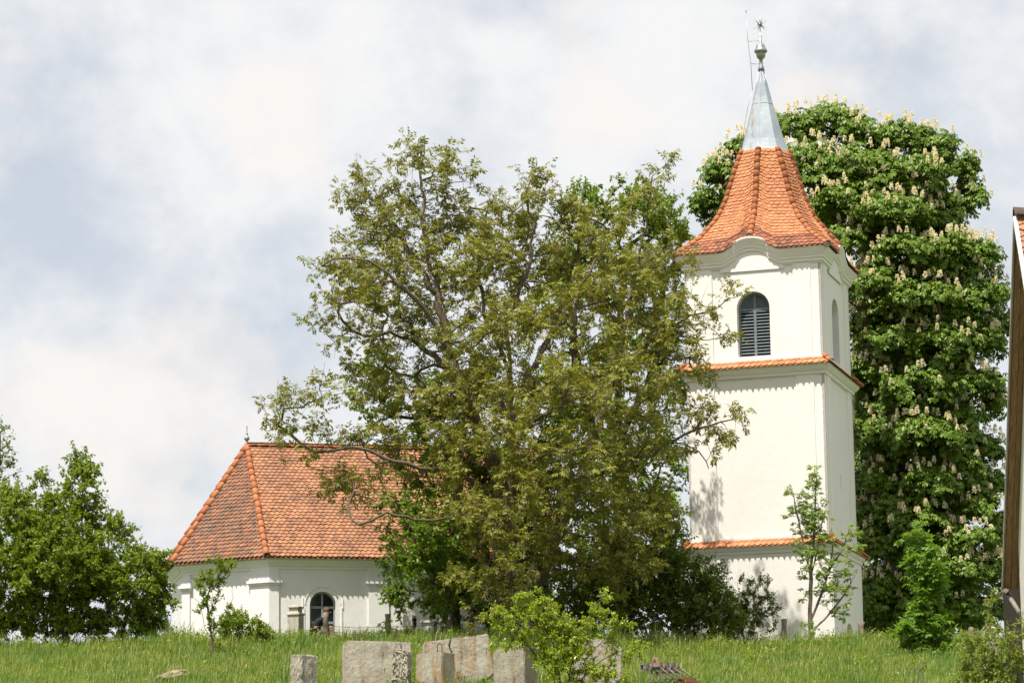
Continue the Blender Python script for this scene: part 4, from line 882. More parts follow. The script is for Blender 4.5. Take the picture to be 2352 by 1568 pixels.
# --- ash sapling in front of the tower
def ash(name, base, label, lobes, Y, seed, R0, leafm, stems, size, n_per, nlf=5, cat='tree', dr=None, tl=.3):
    T = Tree(name, base, label, cat, M_barkg, leafm, seed, R0)
    for s in stems: T.limb(s, .012)
    cl, ou = lobes_pts(T.R, lobes, Y, n_per, dr, .6); T.grow(cl, ou, .3, 0, .03); c, e_, d = T.twigs(cl, ou, 2, tl, .6, .006, .4)
    k = nlf; e2_ = np.repeat(e_, k, 0); d2 = np.repeat(d, k, 0); T.lv.append(leaf_pinnate(T.R, e2_-d2*T.R.uniform(0, .1, (len(e2_), 1)), nrm(d2*.3+rnd_dirs(T.R, len(e2_))*V(1, 1, .5)+V(0, 0, .35)), size, 9, .5, .40)); T.finish(.006, .5); return T
YV = 106.0
ash('ash_sapling', ground_at(1863, YV), 'slender young ash with airy pale green leaves in front of the white tower', [(1874, 1095, 16, 22), (1870, 1140, 22, 20), (1888, 1180, 22, 24), (1822, 1140, 14, 22), (1830, 1185, 20, 18), (1850, 1210, 22, 22), (1880, 1235, 28, 28), (1845, 1260, 26, 20), (1905, 1250, 16, 20), (1950, 1215, 10, 14), (1948, 1255, 18, 16), (1870, 1290, 26, 22), (1915, 1300, 26, 22), (1965, 1325, 16, 12), (1950, 1365, 22, 14), (1925, 1345, 22, 18), (1850, 1330, 16, 10), (1890, 1370, 18, 14), (1940, 1400, 14, 10), (1905, 1400, 22, 14), (1850, 1365, 14, 8), (1900, 1340, 16, 20), (1862, 1190, 20, 40), (1855, 1450, 12, 8)], YV, 61, .10, L_ash,
    [uv(YV, (1864, 1480), (1861, 1400), (1862, 1330), (1866, 1260), (1872, 1180), (1876, 1095)), uv(YV, (1862, 1340), (1850, 1260), (1835, 1200), (1822, 1135)), uv(YV, (1863, 1420), (1885, 1370), (1905, 1300), (1915, 1250)), uv(YV, (1864, 1450), (1895, 1420), (1935, 1370), (1965, 1320)), uv(YV, (1900, 1320), (1935, 1260), (1952, 1210)), uv(YV, (1862, 1330), (1880, 1240), (1890, 1180))], .24, 50, 4, dr=.45)
YW = 97.0
ash('ash_shrub', ground_at(2125, YW), 'tall narrow leafy ash shrub rising from the grass right of the tower', [(2105, 1250, 22, 20), (2130, 1280, 28, 24), (2110, 1310, 28, 30), (2140, 1330, 28, 28), (2115, 1370, 30, 34), (2150, 1375, 18, 26), (2125, 1420, 34, 34), (2150, 1440, 28, 26), (2095, 1450, 28, 26), (2115, 1480, 48, 30), (2150, 1495, 30, 20), (2085, 1500, 28, 18)], YW, 62, .05, L_ashd, [uv(YW, (2125, 1520), (2120, 1420), (2110, 1300), (2105, 1245)), uv(YW, (2130, 1520), (2140, 1420), (2140, 1320)), uv(YW, (2120, 1520), (2090, 1480), (2085, 1440))], .31, 75, 6, 'shrub', dr=.6, tl=.22)
# --- bushes at the right front and the lime bush among the concrete
YX = 47.0
gb = ground_at(2300, YX)
broad('hawthorn_bush', gb, 'tangled small-leaved hawthorn bush filling the bottom right corner', [(2250, 1520, 46, 36), (2310, 1490, 60, 44), (2340, 1550, 60, 50), (2270, 1570, 60, 40), (2210, 1555, 34, 24), (2240, 1480, 24, 20), (2345, 1440, 16, 16), (2300, 1440, 18, 12), (2320, 1620, 110, 60), (2220, 1640, 70, 46), (2360, 1700, 90, 50, 0, .7), (2250, 1720, 80, 50, 0, .7), (2300, 1770, 110, 40, 0, .7)], YX, 63, .04, L_haw, M_barkg, 200, .048, 4, 16, .22, [uv(YX, (2300, 1800), (2290, 1650), (2270, 1520)), uv(YX, (2305, 1790), (2330, 1640), (2335, 1500)), uv(YX, (2295, 1750), (2230, 1620), (2215, 1540))], 'shrub', rmin=.003)
YZ = 90.0
broad('thorn_sprig', ground_at(2265, YZ), 'thin leafy sprig leaning up beside the concrete fence post on the right', [(2288, 1365, 10, 12), (2280, 1385, 12, 12), (2276, 1405, 11, 12), (2268, 1430, 14, 14), (2262, 1455, 18, 14), (2240, 1465, 14, 8), (2255, 1480, 18, 14)], YZ, 64, .02, L_haw, M_barkg, 120, .08, 3, 10, .16, [uv(YZ, (2262, 1520), (2264, 1460), (2272, 1410), (2292, 1355))], 'shrub', dr=.2, rmin=.004)
YQ = 81.5
LB = [(1140, 1410, 24, 16), (1170, 1430, 34, 26), (1205, 1385, 24, 22), (1230, 1370, 14, 14), (1225, 1420, 36, 30), (1260, 1390, 16, 24), (1280, 1420, 24, 26), (1260, 1455, 40, 34), (1190, 1465, 30, 22), (1300, 1470, 36, 30), (1310, 1445, 24, 20), (1340, 1470, 26, 24), (1350, 1430, 20, 16), (1378, 1400, 18, 16), (1386, 1372, 12, 16), (1375, 1425, 24, 16), (1410, 1425, 14, 16), (1440, 1440, 12, 12), (1405, 1465, 24, 12), (1150, 1480, 22, 14, 0, .6), (1270, 1510, 36, 28), (1330, 1510, 34, 24), (1300, 1550, 50, 30), (1380, 1530, 30, 24), (1420, 1505, 24, 12), (1460, 1490, 26, 10), (1410, 1560, 26, 16), (1240, 1500, 14, 30), (1350, 1590, 60, 30)]
broad('plum_bush', ground_at(1300, YQ), 'bright lime-green young bush growing up between the concrete blocks', LB, YQ, 65, .05, L_lime, M_barkd, 130, .082, 4, 14, .22, [uv(YQ, (1300, 1640), (1285, 1540), (1255, 1450), (1210, 1390)), uv(YQ, (1305, 1640), (1310, 1530), (1340, 1450), (1385, 1365)), uv(YQ, (1300, 1600), (1350, 1540), (1410, 1500), (1460, 1488)), uv(YQ, (1280, 1560), (1220, 1490), (1150, 1420)), uv(YQ, (1310, 1560), (1270, 1440), (1258, 1380)), uv(YQ, (1340, 1520), (1390, 1470), (1438, 1435))], 'shrub', w=.5, spread=.7, rmin=.004)

# weeds: clumps of broad leaves near the fence
def weed(u, Y, h, seed, label, n=26, leafm=L_left, lf=.13):
    R = np.random.RandomState(seed); b0 = ground_at(u, Y); root = thing('weed_clump', b0, label, 'weed', 'tall weeds along the fence')
    st_ = MB(); P, D = [], []
    for i in range(n):
        d = nrm(V(R.normal()*.32, R.normal()*.32, 1)); L = h*R.uniform(.5, 1.1); b = b0+V(R.normal()*.22, R.normal()*.2, 0); st_.tube([b0, b, b+d*L*.6, b+d*L+V(0, 0, -.03)], [.010, .008, .006, .003], 4, False)
        for k in range(9): t = R.uniform(.15, 1); P.append(b+d*L*t); w = R.uniform(0, 6.28); D.append(V(math.cos(w), math.sin(w), .3))
    st_.build('stems', M_barkg if leafm is None else L_dark, root); v = leaf_simple(R, np.array(P), np.array(D), lf, .42, .35); np_mesh('leaves', v, np.arange(len(v)).reshape(-1, 4), leafm, root)
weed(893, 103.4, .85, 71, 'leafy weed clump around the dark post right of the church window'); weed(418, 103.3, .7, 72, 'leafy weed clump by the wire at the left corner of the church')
weed(650, 103.2, .5, 73, 'low weed clump left of the stepped gravestone', 20); weed(2010, 103, .5, 74, 'low weed clump at the right foot of the bell tower', 22); weed(1060, 103.4, .7, 75, 'weed clump in the shade under the walnut tree', 30, L_dark); weed(2205, 99, .7, 76, 'weed clump between the ash shrub and the concrete post', 28)

# ------------------------------------------------------------------ grass
R = np.random.RandomState(3)
def blades(n, ylo, yhi, h, w, R, lean=.35, ulo=-60, uhi=2412, dens=None):
    Y = np.sqrt(R.uniform(ylo**2, yhi**2, n)); u = R.uniform(ulo, uhi, n); X = (u-1176)/F*Y*1.01
    cl_ = .5+.5*np.sin(X*1.9+1.7*np.sin(Y*1.1))*np.sin(Y*2.3+1.3*np.sin(X*.9)); cl_ = cl_+.8*np.maximum(0, np.sin(X*.61+2.1)*np.sin(X*.23+Y*.35))*np.maximum(0, np.sin(X*2.7+Y)); hh = h*R.uniform(.35, 1.2, n)*(.5+.7*cl_)
    hh = np.where((Y < 86.8) & (Y > 80) & (u > 630) & (u < 1445), hh*.3, hh)
    Z = gz(X, Y)-.03; az = R.uniform(0, 2*math.pi, n); ld = np.stack([np.cos(az), np.sin(az)], 1)*(R.uniform(0, 1, n)*lean)[:, None]+V(.10, 0)
    face = R.uniform(-.9, .9, n); sx = np.stack([np.cos(face), np.sin(face), np.zeros(n)], 1)*(w*R.uniform(.6, 1.3, n))[:, None]
    B = np.stack([X, Y, Z], 1); M_ = B+np.stack([ld[:, 0]*hh*.35, ld[:, 1]*hh*.35, hh*.6], 1); Tt = B+np.stack([ld[:, 0]*hh, ld[:, 1]*hh, hh*R.uniform(.75, 1.05, n)], 1)
    v = np.stack([B-sx*.5, B+sx*.5, M_-sx*.42, M_+sx*.42, Tt-sx*.06, Tt+sx*.06], 1).reshape(-1, 3); o = np.arange(n)[:, None]*6
    f = np.stack([np.concatenate([o, o+1, o+3, o+2], 1), np.concatenate([o+2, o+3, o+5, o+4], 1)], 1).reshape(-1, 4)
    return v, f
def grass_mat():
    m, nt, p = mat('meadow_grass'); g = nd(nt, 'ShaderNodeNewGeometry')
    c = ramp(nt, g.outputs['Random Per Island'], [(.1, (.120, .205, .028)), (.4, (.185, .275, .040)), (.68, (.245, .315, .056)), (.88, (.33, .36, .10)), (1, (.55, .50, .27))])
    pc = ramp(nt, nz(nt, .35, 7, .7), [(.36, (.60, .82, .66)), (.5, (1, 1, 1)), (.62, (1.30, 1.10, 1.0))]); c = mixc(nt, 1.0, c, pc, 'MULTIPLY')
    nt.links.new(c, p.inputs['Base Color']); p.inputs['Roughness'].default_value = .4; p.inputs['Specular IOR Level'].default_value = .4
    t = nd(nt, 'ShaderNodeBsdfTranslucent'); nt.links.new(mixc(nt, 1.0, c, (1.2, 1.15, .5), 'MULTIPLY'), t.inputs['Color']); mxn = nd(nt, 'ShaderNodeMixShader'); mxn.inputs[0].default_value = .35
    nt.links.new(p.outputs[0], mxn.inputs[1]); nt.links.new(t.outputs[0], mxn.inputs[2]); nt.links.new(mxn.outputs[0], nt.nodes['Material Output'].inputs['Surface']); return m
M_grass = grass_mat()
vA, fA = blades(150000, 78, 107, .34, .020, R); vB, fB = blades(16000, 99.5, 107, .62, .022, R); vD, fD = blades(60000, 46, 78, .32, .034, R, .35, -500, 2850); vE, fE = blades(40000, 78, 106, .36, .034, R, .35, -700, -60); vF, fF = blades(40000, 78, 106, .36, .034, R, .35, 2412, 3050)
vC, fC = blades(16000, 78, 105, .60, .011, R, .25)
tag(np_mesh('grass', np.concatenate([vA, vB, vC, vD, vE, vF]), np.concatenate([f_+o_ for f_, o_ in zip((fA, fB, fC, fD, fE, fF), np.cumsum([0]+[len(q) for q in (vA, vB, vC, vD, vE)]))]), M_grass), 'long green meadow grass covering the hillside', 'grass', None, 'stuff')
M_yel = plain('yellow_petal', (.75, .48, .02), .6, var=.1); M_whi = plain('white_seed', (.62, .62, .52), .7, var=.1)
def flowers(name, boxes, n, m, label, s=.028):
    P = []
    for (u0, u1, y0, y1) in boxes:
        k = n//len(boxes); Y = R.uniform(y0, y1, k); u = R.uniform(u0, u1, k); X = (u-1176)/F*Y; P.append(np.stack([X, Y, gz(X, Y)+R.uniform(.18, .42, k)], 1))
    P = np.concatenate(P); N0 = len(P); v = []
    for k in range(5): w = 2*math.pi*k/5; v.append(quads_leaf(P, np.tile(nrm(V(math.cos(w), math.sin(w), .4)), (N0, 1)), np.tile(V(0, 0, 1.0), (N0, 1)), np.full(N0, s), np.full(N0, s*.9)))
    v = np.concatenate(v); tag(np_mesh(name, v, np.arange(len(v)).reshape(-1, 4), m), label, 'wildflowers', None, 'stuff')
flowers('yellow_wildflowers', [(1985, 2050, 101, 103), (1990, 2040, 101, 103), (540, 640, 80, 90), (100, 700, 82, 98), (1500, 2100, 84, 98)], 260, M_yel, 'scattered small yellow flowers in the meadow grass')

# broad-leaved weeds growing through the grass, too many to count
def meadow_weeds(n, seed):
    R = np.random.RandomState(seed); Y = np.where(R.uniform(size=n) < .45, R.uniform(99, 104, n), R.uniform(82, 102, n)); u = R.uniform(-60, 2412, n); k = 34
    X = (u-1176)/F*Y; c = np.stack([X, Y, gz(X, Y)], 1); sz = R.uniform(.5, 1.3, n); c = np.repeat(c, k, 0); s_ = np.repeat(sz, k); t = R.uniform(0, 1, n*k)
    off = R.normal(size=(n*k, 3))*V(.16, .16, 0)*s_[:, None]; P = c+off+np.stack([0*t, 0*t, t*.46*s_], 1); D = nrm(off*3+V(0, 0, .5)); return leaf_simple(R, P, D, .12, .45, .25)
v = meadow_weeds(420, 77); tag(np_mesh('meadow_weeds', v, np.arange(len(v)).reshape(-1, 4), L_left), 'broad-leaved weeds growing through the meadow grass', 'weeds', None, 'stuff')
flowers('white_seed_heads', [(560, 780, 82, 96), (100, 600, 82, 98), (1500, 2200, 82, 99)], 420, M_whi, 'scattered tiny white seed heads in the meadow grass', .022)

# ------------------------------------------------------------------ concrete blocks
from mathutils import noise as mno
def rough_block(name, outline, Y, depth, label, m, seed, group='concrete blocks', yaw=0.0, rough=.018, slant=0.0, loops=(), stubs=(), chips=0, cat='concrete block', taper=0.0, broken=0.0):
    """outline in frame units at depth Y (its front face); real thickness `depth`, turned by yaw about its first lower corner"""
    outs = outline if isinstance(outline[0], list) else [outline]
    allp = [[at(u, v, Y+(b_[0] if isinstance(b_[0], float) else 0)) for u, v in (b_[1:] if isinstance(b_[0], float) else b_)] for b_ in outs]
    loc = V(allp[0][0][0], Y, min(p[2] for b_ in allp for p in b_)); root = thing(name, loc, label, cat, group)
    for bi, pts in enumerate(allp):
        bm = bmesh.new(); fr = [bm.verts.new(tuple(p-loc)) for p in pts]; bk = []
        for p in pts: q = p-loc; bk.append(bm.verts.new((q[0]+slant*depth, q[1]+depth, q[2]-taper)))
        bm.faces.new(fr); bm.faces.new(bk[::-1]); n = len(pts)
        for i in range(n): bm.faces.new((fr[i], bk[i], bk[(i+1) % n], fr[(i+1) % n]))
        bmesh.ops.recalc_face_normals(bm, faces=bm.faces)
        bmesh.ops.bevel(bm, geom=bm.edges[:]+bm.verts[:], offset=.018, segments=2, affect='EDGES', clamp_overlap=True)
        bmesh.ops.triangulate(bm, faces=bm.faces)
        for _ in range(7):
            ed = [e for e in bm.edges if e.calc_length() > .065]
            if not ed: break
            bmesh.ops.subdivide_edges(bm, edges=ed, cuts=1)
            bmesh.ops.triangulate(bm, faces=[f for f in bm.faces if len(f.verts) > 3])
        bm.normal_update(); brk = broken if bi == 0 else .12 if bi == 1 else .7
        for vtx in bm.verts:
            c = vtx.co; q = Vector((c.x*3+seed*7.3, c.y*3, c.z*3)); a = mno.noise(q)*rough*.55+mno.noise(q*4.1)*rough*.45+mno.noise(q*11)*rough*(.35+brk*1.6)
            vtx.co = c+vtx.normal*a
        me = bpy.data.meshes.new('block_body'); bm.to_mesh(me); bm.free()
        for p in me.polygons: p.use_smooth = True
        me.set_sharp_from_angle(angle=math.radians(38))
        link('block_body' if bi == 0 else 'flake' if bi == 1 else 'broken_core', me, m, root)
    for (u, v) in loops:
        p = at(u, v, Y+depth*.5); w = .065; l = MB(); l.tube([p+V(-w, 0, -.14), p+V(-w*1.05, 0, .09)]+[p+V(-w*math.cos(t), 0, .11+w*1.1*math.sin(t)) for t in np.linspace(.2, math.pi-.2, 9)]+[p+V(w, 0, .09), p+V(w*1.05, 0, -.14)], .016, 6); l.build('lifting_loop', M_iron, root)
    for (u, v, du, dv, r_) in stubs:
        p = at(u, v, Y+depth*.4); q = at(u+du, v+dv, Y+depth*.4); l = MB(); l.tube([p-V(0, 0, .15), p*.5+q*.5+V(.01, 0, 0), q], [r_, r_, r_*.8], 6); l.build('rebar_stub', M_iron, root)
    return root
DWN = 1660
rough_block('concrete_block', [(786, DWN), (945, DWN), (945, 1474), (900, 1472), (800, 1470), (789, 1476)], 85.5, .42, 'wide upright concrete block with two lifting loops, standing left of the leaning slab', M_conc, 1, slant=-.13, loops=((820, 1469), (909, 1470)))
rough_block('concrete_post', [(899, DWN), (935, DWN), (936, 1494), (925, 1491), (905, 1490), (902, 1500)], 84.2, .34, 'narrow crumbling concrete stump with rusty bar, in front of the wide block', M_conc, 2, rough=.05, slant=.25, stubs=((922, 1496, -4, -22, .018), (920, 1492, 3, -14, .012)), cat='concrete stump', broken=.6)
rough_block('concrete_block', [(952, DWN), (1017, DWN), (1015, 1496), (1000, 1497), (975, 1499), (955, 1502)], 84.0, .55, 'small rust-streaked concrete block with dark right side, before the leaning slab', M_concb, 3, slant=.62, loops=((1010, 1492),))
rough_block('concrete_slab', [[(970, DWN), (1064, DWN), (1064, 1580), (1052, 1560), (1045, 1540), (1036, 1500), (1030, 1484), (1034, 1466), (975, 1474), (970, 1482)], [(1068, 1590), (1066, 1578), (1055, 1558), (1048, 1538), (1039, 1498), (1033, 1484), (1037, 1466), (1046, 1464), (1120, 1455), (1123, 1470), (1134, 1545), (1122, 1556), (1108, 1558), (1096, 1572), (1088, 1579)], [.12, (975, DWN), (1131, DWN), (1128, 1520), (1100, 1500), (1000, 1500)]], 87.2, .36, 'large cracked concrete slab with sloping top edge and two loops, behind the lime bush', M_concb, 4, cat='concrete slab', loops=((1003, 1470), (1088, 1457)), slant=.1)
rough_block('concrete_block', [(1132, DWN), (1206, DWN), (1204, 1482), (1170, 1484), (1150, 1490), (1138, 1492), (1133, 1500)], 82.8, .55, 'concrete block with black drip streaks, half covered by the lime bush', M_conc, 5, slant=.66)
rough_block('concrete_slab', [(1312, DWN), (1425, DWN), (1429, 1492), (1422, 1478), (1400, 1468), (1360, 1465), (1330, 1474), (1316, 1490)], 86.5, .40, 'round-shouldered slab with orange lichen behind the lime bush on its right', M_concl, 6, cat='concrete slab', rough=.03, slant=-.05)
rough_block('concrete_post', [(662, DWN), (692, DWN), (692, 1503), (680, 1502), (666, 1503)], 84.5, .46, 'square concrete post with two bent bars on top, standing apart on the left', M_conc, 7, cat='concrete post', rough=.03, slant=.93, stubs=((672, 1502, 1, -17, .015), (700, 1504, 4, -14, .014)), broken=.3)
# crack lines in the leaning slab: a dark flake edge modelled as a thin ledge
# ------------------------------------------------------------------ rusty farm machine
my = 84.0; mroot = thing('harrow', at(1540, 1600, my), 'rusty old spring-tine harrow lying in the grass right of the lime bush', 'farm machine')
M_mach = plain('peeling_pink_paint', (.46, .30, .24), .7, .1, .5, 14, c2=(.20, .10, .06)); M_tine = plain('grey_tines', (.36, .35, .33), .6, .3, .5, 16); M_tined = plain('dark_steel', (.14, .125, .11), .7, .3, .5, 16); M_rust = plain('orange_rust', (.24, .075, .03), .85, .1, .5, 12)
A_, B_ = at(1478, 1531, my), at(1556, 1529, my+.7)
mb = MB(); d = nrm(B_-A_); sd_ = V(-d[1], d[0], 0)
for q0, q1 in ((-.085, -.07), (.07, .085)):
    mb.extrude([A_+V(0, 0, q0), A_+V(0, 0, q1), B_+V(0, 0, q1), B_+V(0, 0, q0)], sd_*.16)
    mb.extrude([A_+sd_*(q0+.08)+V(0, 0, -.07), A_+sd_*(q1+.08)+V(0, 0, -.07), B_+sd_*(q1+.08)+V(0, 0, -.07), B_+sd_*(q0+.08)+V(0, 0, -.07)], V(0, 0, .14))
mb.build('tool_bar', M_tine, mroot)
mb = MB(); q = [at(1499, 1530, my-.03), at(1516, 1530, my-.03), at(1512, 1508, my-.03), at(1498, 1509, my-.03)]; mb.extrude(q, V(0, .03, 0)); mb.build('upright_plate', M_mach, mroot, bevel=.004)
mb = MB(); c_ = at(1503, 1515, my-.045); mb.tube([c_, c_+V(0, .06, 0)], .03, 10); mb.build('bolt', M_iron, mroot)
for i in range(5):
    t = .18+.19*i; p = A_*(1-t)+B_*t; mb = MB()
    mb.tube([p+V(0, -.06, .10), p+V(.05, -.12, 0), p+V(-.02, -.15, -.14), p+V(.10, -.2, -.32), p+V(.02, -.25, -.42), p+V(-.08, -.25, -.46)], [.04, .045, .035, .03, .03, .02], 6)
    for k in range(3): a = p+V(.0+.05*k, -.1, -.02-.05*k); mb.tube([a+V(.07*math.cos(w), 0, .07*math.sin(w)) for w in np.linspace(0, 6.28, 12)], .012, 5)
    mb.build('spring_tine', M_tined, mroot)
    mb = MB(); e0 = p+V(.03, -.1, .02); mb.tube([e0, e0+V(.55, .10, -.42)], .018, 5); mb.build('drag_bar', M_mach if i % 2 else M_tine, mroot)
    mb = MB(); mb.box(p+V(-.05, -.11, -.10), p+V(.05, .0, .105)); mb.build('clamp', M_iron, mroot)
mb = MB(); c0 = at(1578, 1590, my+.4); mb.extrude([c0+V(.48*math.cos(w), 0, .42*math.sin(w)) for w in np.linspace(.25, 2.6, 14)]+[c0+V(.36*math.cos(w), 0, .30*math.sin(w)) for w in np.linspace(2.6, .25, 14)], V(0, .28, 0)); mb.build('wheel_guard', M_rust, mroot)
mb = MB(); mb.tube([at(1560, 1571, my+.3), at(1580, 1570, my+.3), at(1601, 1566, my+.4)], .014, 5); mb.build('rod', M_iron, mroot)
# rock in the grass
bm = bmesh.new(); bmesh.ops.create_icosphere(bm, subdivisions=4, radius=1); p = at(398, 1520, 90); p[2] = G(p[0], p[1])+.08
for vtx in bm.verts: c = vtx.co; n_ = mno.noise(c*1.7)*.25+mno.noise(c*5)*.10; vtx.co = Vector((c.x*.52*(1+n_), c.y*.45*(1+n_), c.z*.22*(1+n_)+c.x*.09))
me = bpy.data.meshes.new('rock'); bm.to_mesh(me); bm.free(); o = link('rock', me, plain('dry_rock', (.27, .21, .14), .95, var=.4, scale=4, bump=.8)); o.location = tuple(p); tag(o, 'flat brown rock lying in the grass on the left slope', 'rock')
# dry sticks at the right
root = thing('dead_branch', ground_at(2115, 82), 'dry bare branch sticking out of the grass at the lower right', 'branch'); R = np.random.RandomState(9); mb = MB()
for (a, b, c) in (((2100, 1590), (2110, 1540), (2112, 1515)), ((2090, 1590), (2118, 1560), (2090, 1530)), ((2118, 1560), (2140, 1575), (2165, 1572)), ((2110, 1540), (2125, 1525), (2128, 1530))): mb.tube(spline(uv(82, a, b, c), .1), [.012]*len(spline(uv(82, a, b, c), .1)), 5)
mb.build('twigs', M_barkg, root)

# ------------------------------------------------------------------ fences
def post(mb, u, vt, Y, w, lean=0.0, n=9, top=None, seed=1):
    R = np.random.RandomState(seed); t = at(u, vt, Y); g = V(t[0]-lean, Y, G(t[0], Y)-.3); k = 9; rad = []
    pts = [g+(t-g)*i/(k-1) for i in range(k)]
    o = len(mb.v); mb.tube(pts, [w*.5*(1+.12*R.normal()) for _ in pts], n, True, True)
    for i in range(o, len(mb.v)): x, y, z = mb.v[i]; mb.v[i] = (x+R.normal()*w*.05, y+R.normal()*w*.05, z+(R.normal()*.02 if z > t[2]-.01 else 0))
    return t
def strand(a, b, sag, R, barb=.16):
    mb = MB(); n = 24; pts = [a+(b-a)*i/n+V(0, 0, -4*sag*(i/n)*(1-i/n))+R.normal(size=3)*.006 for i in range(n+1)]; mb.tube(pts, .0065, 4, False)
    L = np.linalg.norm(b-a); k = int(L/barb); 
    for i in range(1, k): t = i/k*n; j = min(int(t), n-1); p = pts[j]+(pts[j+1]-pts[j])*(t-j); d = rnd_dirs(R, 1)[0]; mb.tube([p-d*.022, p+d*.022], .0045, 3, False)
    return mb
def fence(label, posts, Y, hs, seed, loc_u, extra=()):
    root = thing('barbed_wire_fence', ground_at(loc_u, Y), label, 'fence', 'barbed wire fences'); R = np.random.RandomState(seed); tops = []
    for i, (u, vt, w, m, lean, vis) in enumerate(posts):
        if vis: mb = MB(); tops.append(post(mb, u, vt, Y+vis-1, w, lean, seed=seed+i)); mb.build('fence_post', m, root)
        else: tops.append(at(u, vt, Y))
    for i in range(len(posts)-1):
        for j, h in enumerate(hs): a, b = tops[i]-V(0, .06, h[i % len(h)]), tops[i+1]-V(0, .06, h[(i+1) % len(h)]); strand(a, b, .05+.03*j+R.uniform(0, .04), R).build('barbed_wire', M_iron, root)
    return root
YF = 104.2
fence('barbed wire fence with weathered posts running in front of the church', [(355, 1419, .19, M_post, 0, 1), (520, 1460, .1, M_post, 0, 0), (748, 1406, .21, M_post, -.03, 1), (891, 1409, .18, M_post, 0, 1), (1033, 1402, .17, M_post, 0, 1), (1240, 1420, .16, M_post, 0, 1)], YF, [(.42,), (.62,), (.95,)], 3, 745)
fence('barbed wire fence of two grey posts below the white tower', [(1580, 1440, .18, M_post, 0, 1), (1801, 1421, .21, M_post, .05, 1), (1978, 1427, .21, M_post, 0, 1), (2075, 1440, .16, M_post, 0, 1), (2230, 1440, .15, M_post, 0, 1)], 104.6, [(.55, .50), (.78, .85)], 4, 1890)
pt = at(2272, 1436, 91); root = thing('concrete_fence_post', V(pt[0], 91, G(pt[0], 91)), 'pinkish concrete fence post with pointed top among the bushes on the right', 'fence post')
mb = MB(); h = .22; zt0 = pt[2]-.09; q = [V(pt[0]-h, 91-h), V(pt[0]+h, 91-h), V(pt[0]+h, 91+h), V(pt[0]-h, 91+h)]; mb.prism(q, G(pt[0], 91)-.4, zt0); mb.add([V(*x, zt0) for x in q]+[V(pt[0], 91, zt0+.10)], [(0, 1, 4), (1, 2, 4), (2, 3, 4), (3, 0, 4)]); mb.build('shaft', M_postc, root, bevel=.012)

# ------------------------------------------------------------------ gravestones
def rbox(mb, c, w, d, z0, z1, yaw): Rz = rot2(yaw); mb.prism([c[:2]+Rz @ V(x, y) for x, y in ((-w, -d), (w, -d), (w, d), (-w, d))], z0, z1)
def roofcap(mb, c, w, d, z0, z1, yaw):
    Rz = rot2(yaw); q = [V(*(c[:2]+Rz @ V(x, y)), z0) for x, y in ((-w, -d), (w, -d), (w, d), (-w, d))]; q.append(V(*c[:2], z1)); mb.add(q, [(0, 1, 4), (1, 2, 4), (2, 3, 4), (3, 0, 4), (3, 2, 1, 0)])
YG = 105.2; yg = math.radians(-24)
c = at(679, 1460, YG); zf = lambda v: at(679, v, YG)[2]; g0 = G(c[0], YG)
root = thing('gravestone', V(c[0], YG, g0), 'stepped pillar gravestone with pointed cap left of the church window', 'gravestone', 'gravestones')
mb = MB(); rbox(mb, c, .22, .20, g0-.2, zf(1412), yg); mb.build('shaft', M_stone, root, bevel=.015)
mb = MB(); rbox(mb, c, .26, .24, zf(1412), zf(1409), yg); roofcap(mb, c, .25, .23, zf(1409), zf(1398), yg); rbox(mb, c, .17, .16, zf(1408), zf(1395.5), yg); rbox(mb, c, .22, .21, zf(1395.5), zf(1393), yg); roofcap(mb, c, .22, .21, zf(1393), zf(1387.5), yg); mb.build('capital', M_stone, root)
c = at(941, 1440, YG); zf = lambda v: at(941, v, YG)[2]; g0 = G(c[0], YG)
root = thing('gravestone', V(c[0], YG, g0), 'tapering gabled gravestone with a black plaque and orange flowers at its foot', 'gravestone', 'gravestones')
mb = MB(); Rz = rot2(yg); pf = [(-.20, g0-.1), (.20, g0-.1), (.175, zf(1413)), (.09, zf(1402)), (.0, zf(1398.5)), (-.09, zf(1402)), (-.175, zf(1413))]
nrmv = Rz @ V(0, 1); mb.extrude([V(*(c[:2]+Rz @ V(x, -.17)), z) for x, z in pf], V(*(nrmv*.34), 0)); mb.build('headstone', M_stonew, root, bevel=.01)
mb = MB(); q = [V(*(c[:2]+Rz @ V(.192, y)), z) for y, z in ((-.12, zf(1440)), (.12, zf(1440)), (.12, zf(1420)), (-.12, zf(1420)))]; mb.extrude(q, V(*(Rz @ V(.02, 0)), 0)); mb.build('plaque', M_plaque, root)
mb = MB(); rbox(mb, c+V(-.02, -.1, 0), .34, .30, g0-.15, zf(1447), yg); mb.build('plinth', M_stone, root, bevel=.01)
fr = thing('flower_bunch', at(936, 1446, YG-.5), 'orange flowers lying at the foot of the gabled gravestone', 'flowers'); R = np.random.RandomState(8)
P = np.array(at(936, 1444, YG-.5))+R.normal(size=(40, 3))*V(.07, .05, .05); v = leaf_simple(R, P, rnd_dirs(R, 40), .07, .8); np_mesh('petals', v, np.arange(len(v)).reshape(-1, 4), plain('orange_petal', (.75, .26, .02), .6, var=.1), fr)
P = np.array(at(936, 1449, YG-.5))+R.normal(size=(24, 3))*V(.07, .05, .03); v = leaf_simple(R, P, rnd_dirs(R, 24), .09, .5); np_mesh('leaves', v, np.arange(len(v)).reshape(-1, 4), L_dark, fr)
c = at(985, 1440, YG+.1); zf = lambda v: at(985, v, YG)[2]; g0 = G(c[0], YG)
root = thing('gravestone', V(c[0], YG, g0), 'low square pale gravestone with overhanging cap under the walnut branches', 'gravestone', 'gravestones')
mb = MB(); rbox(mb, c, .24, .2, g0-.1, zf(1431), yg*.6); mb.build('pedestal', M_stonew, root, bevel=.012)
mb = MB(); rbox(mb, c, .29, .25, zf(1431), zf(1424.5), yg*.6); mb.build('cap', M_stonew, root, bevel=.02)
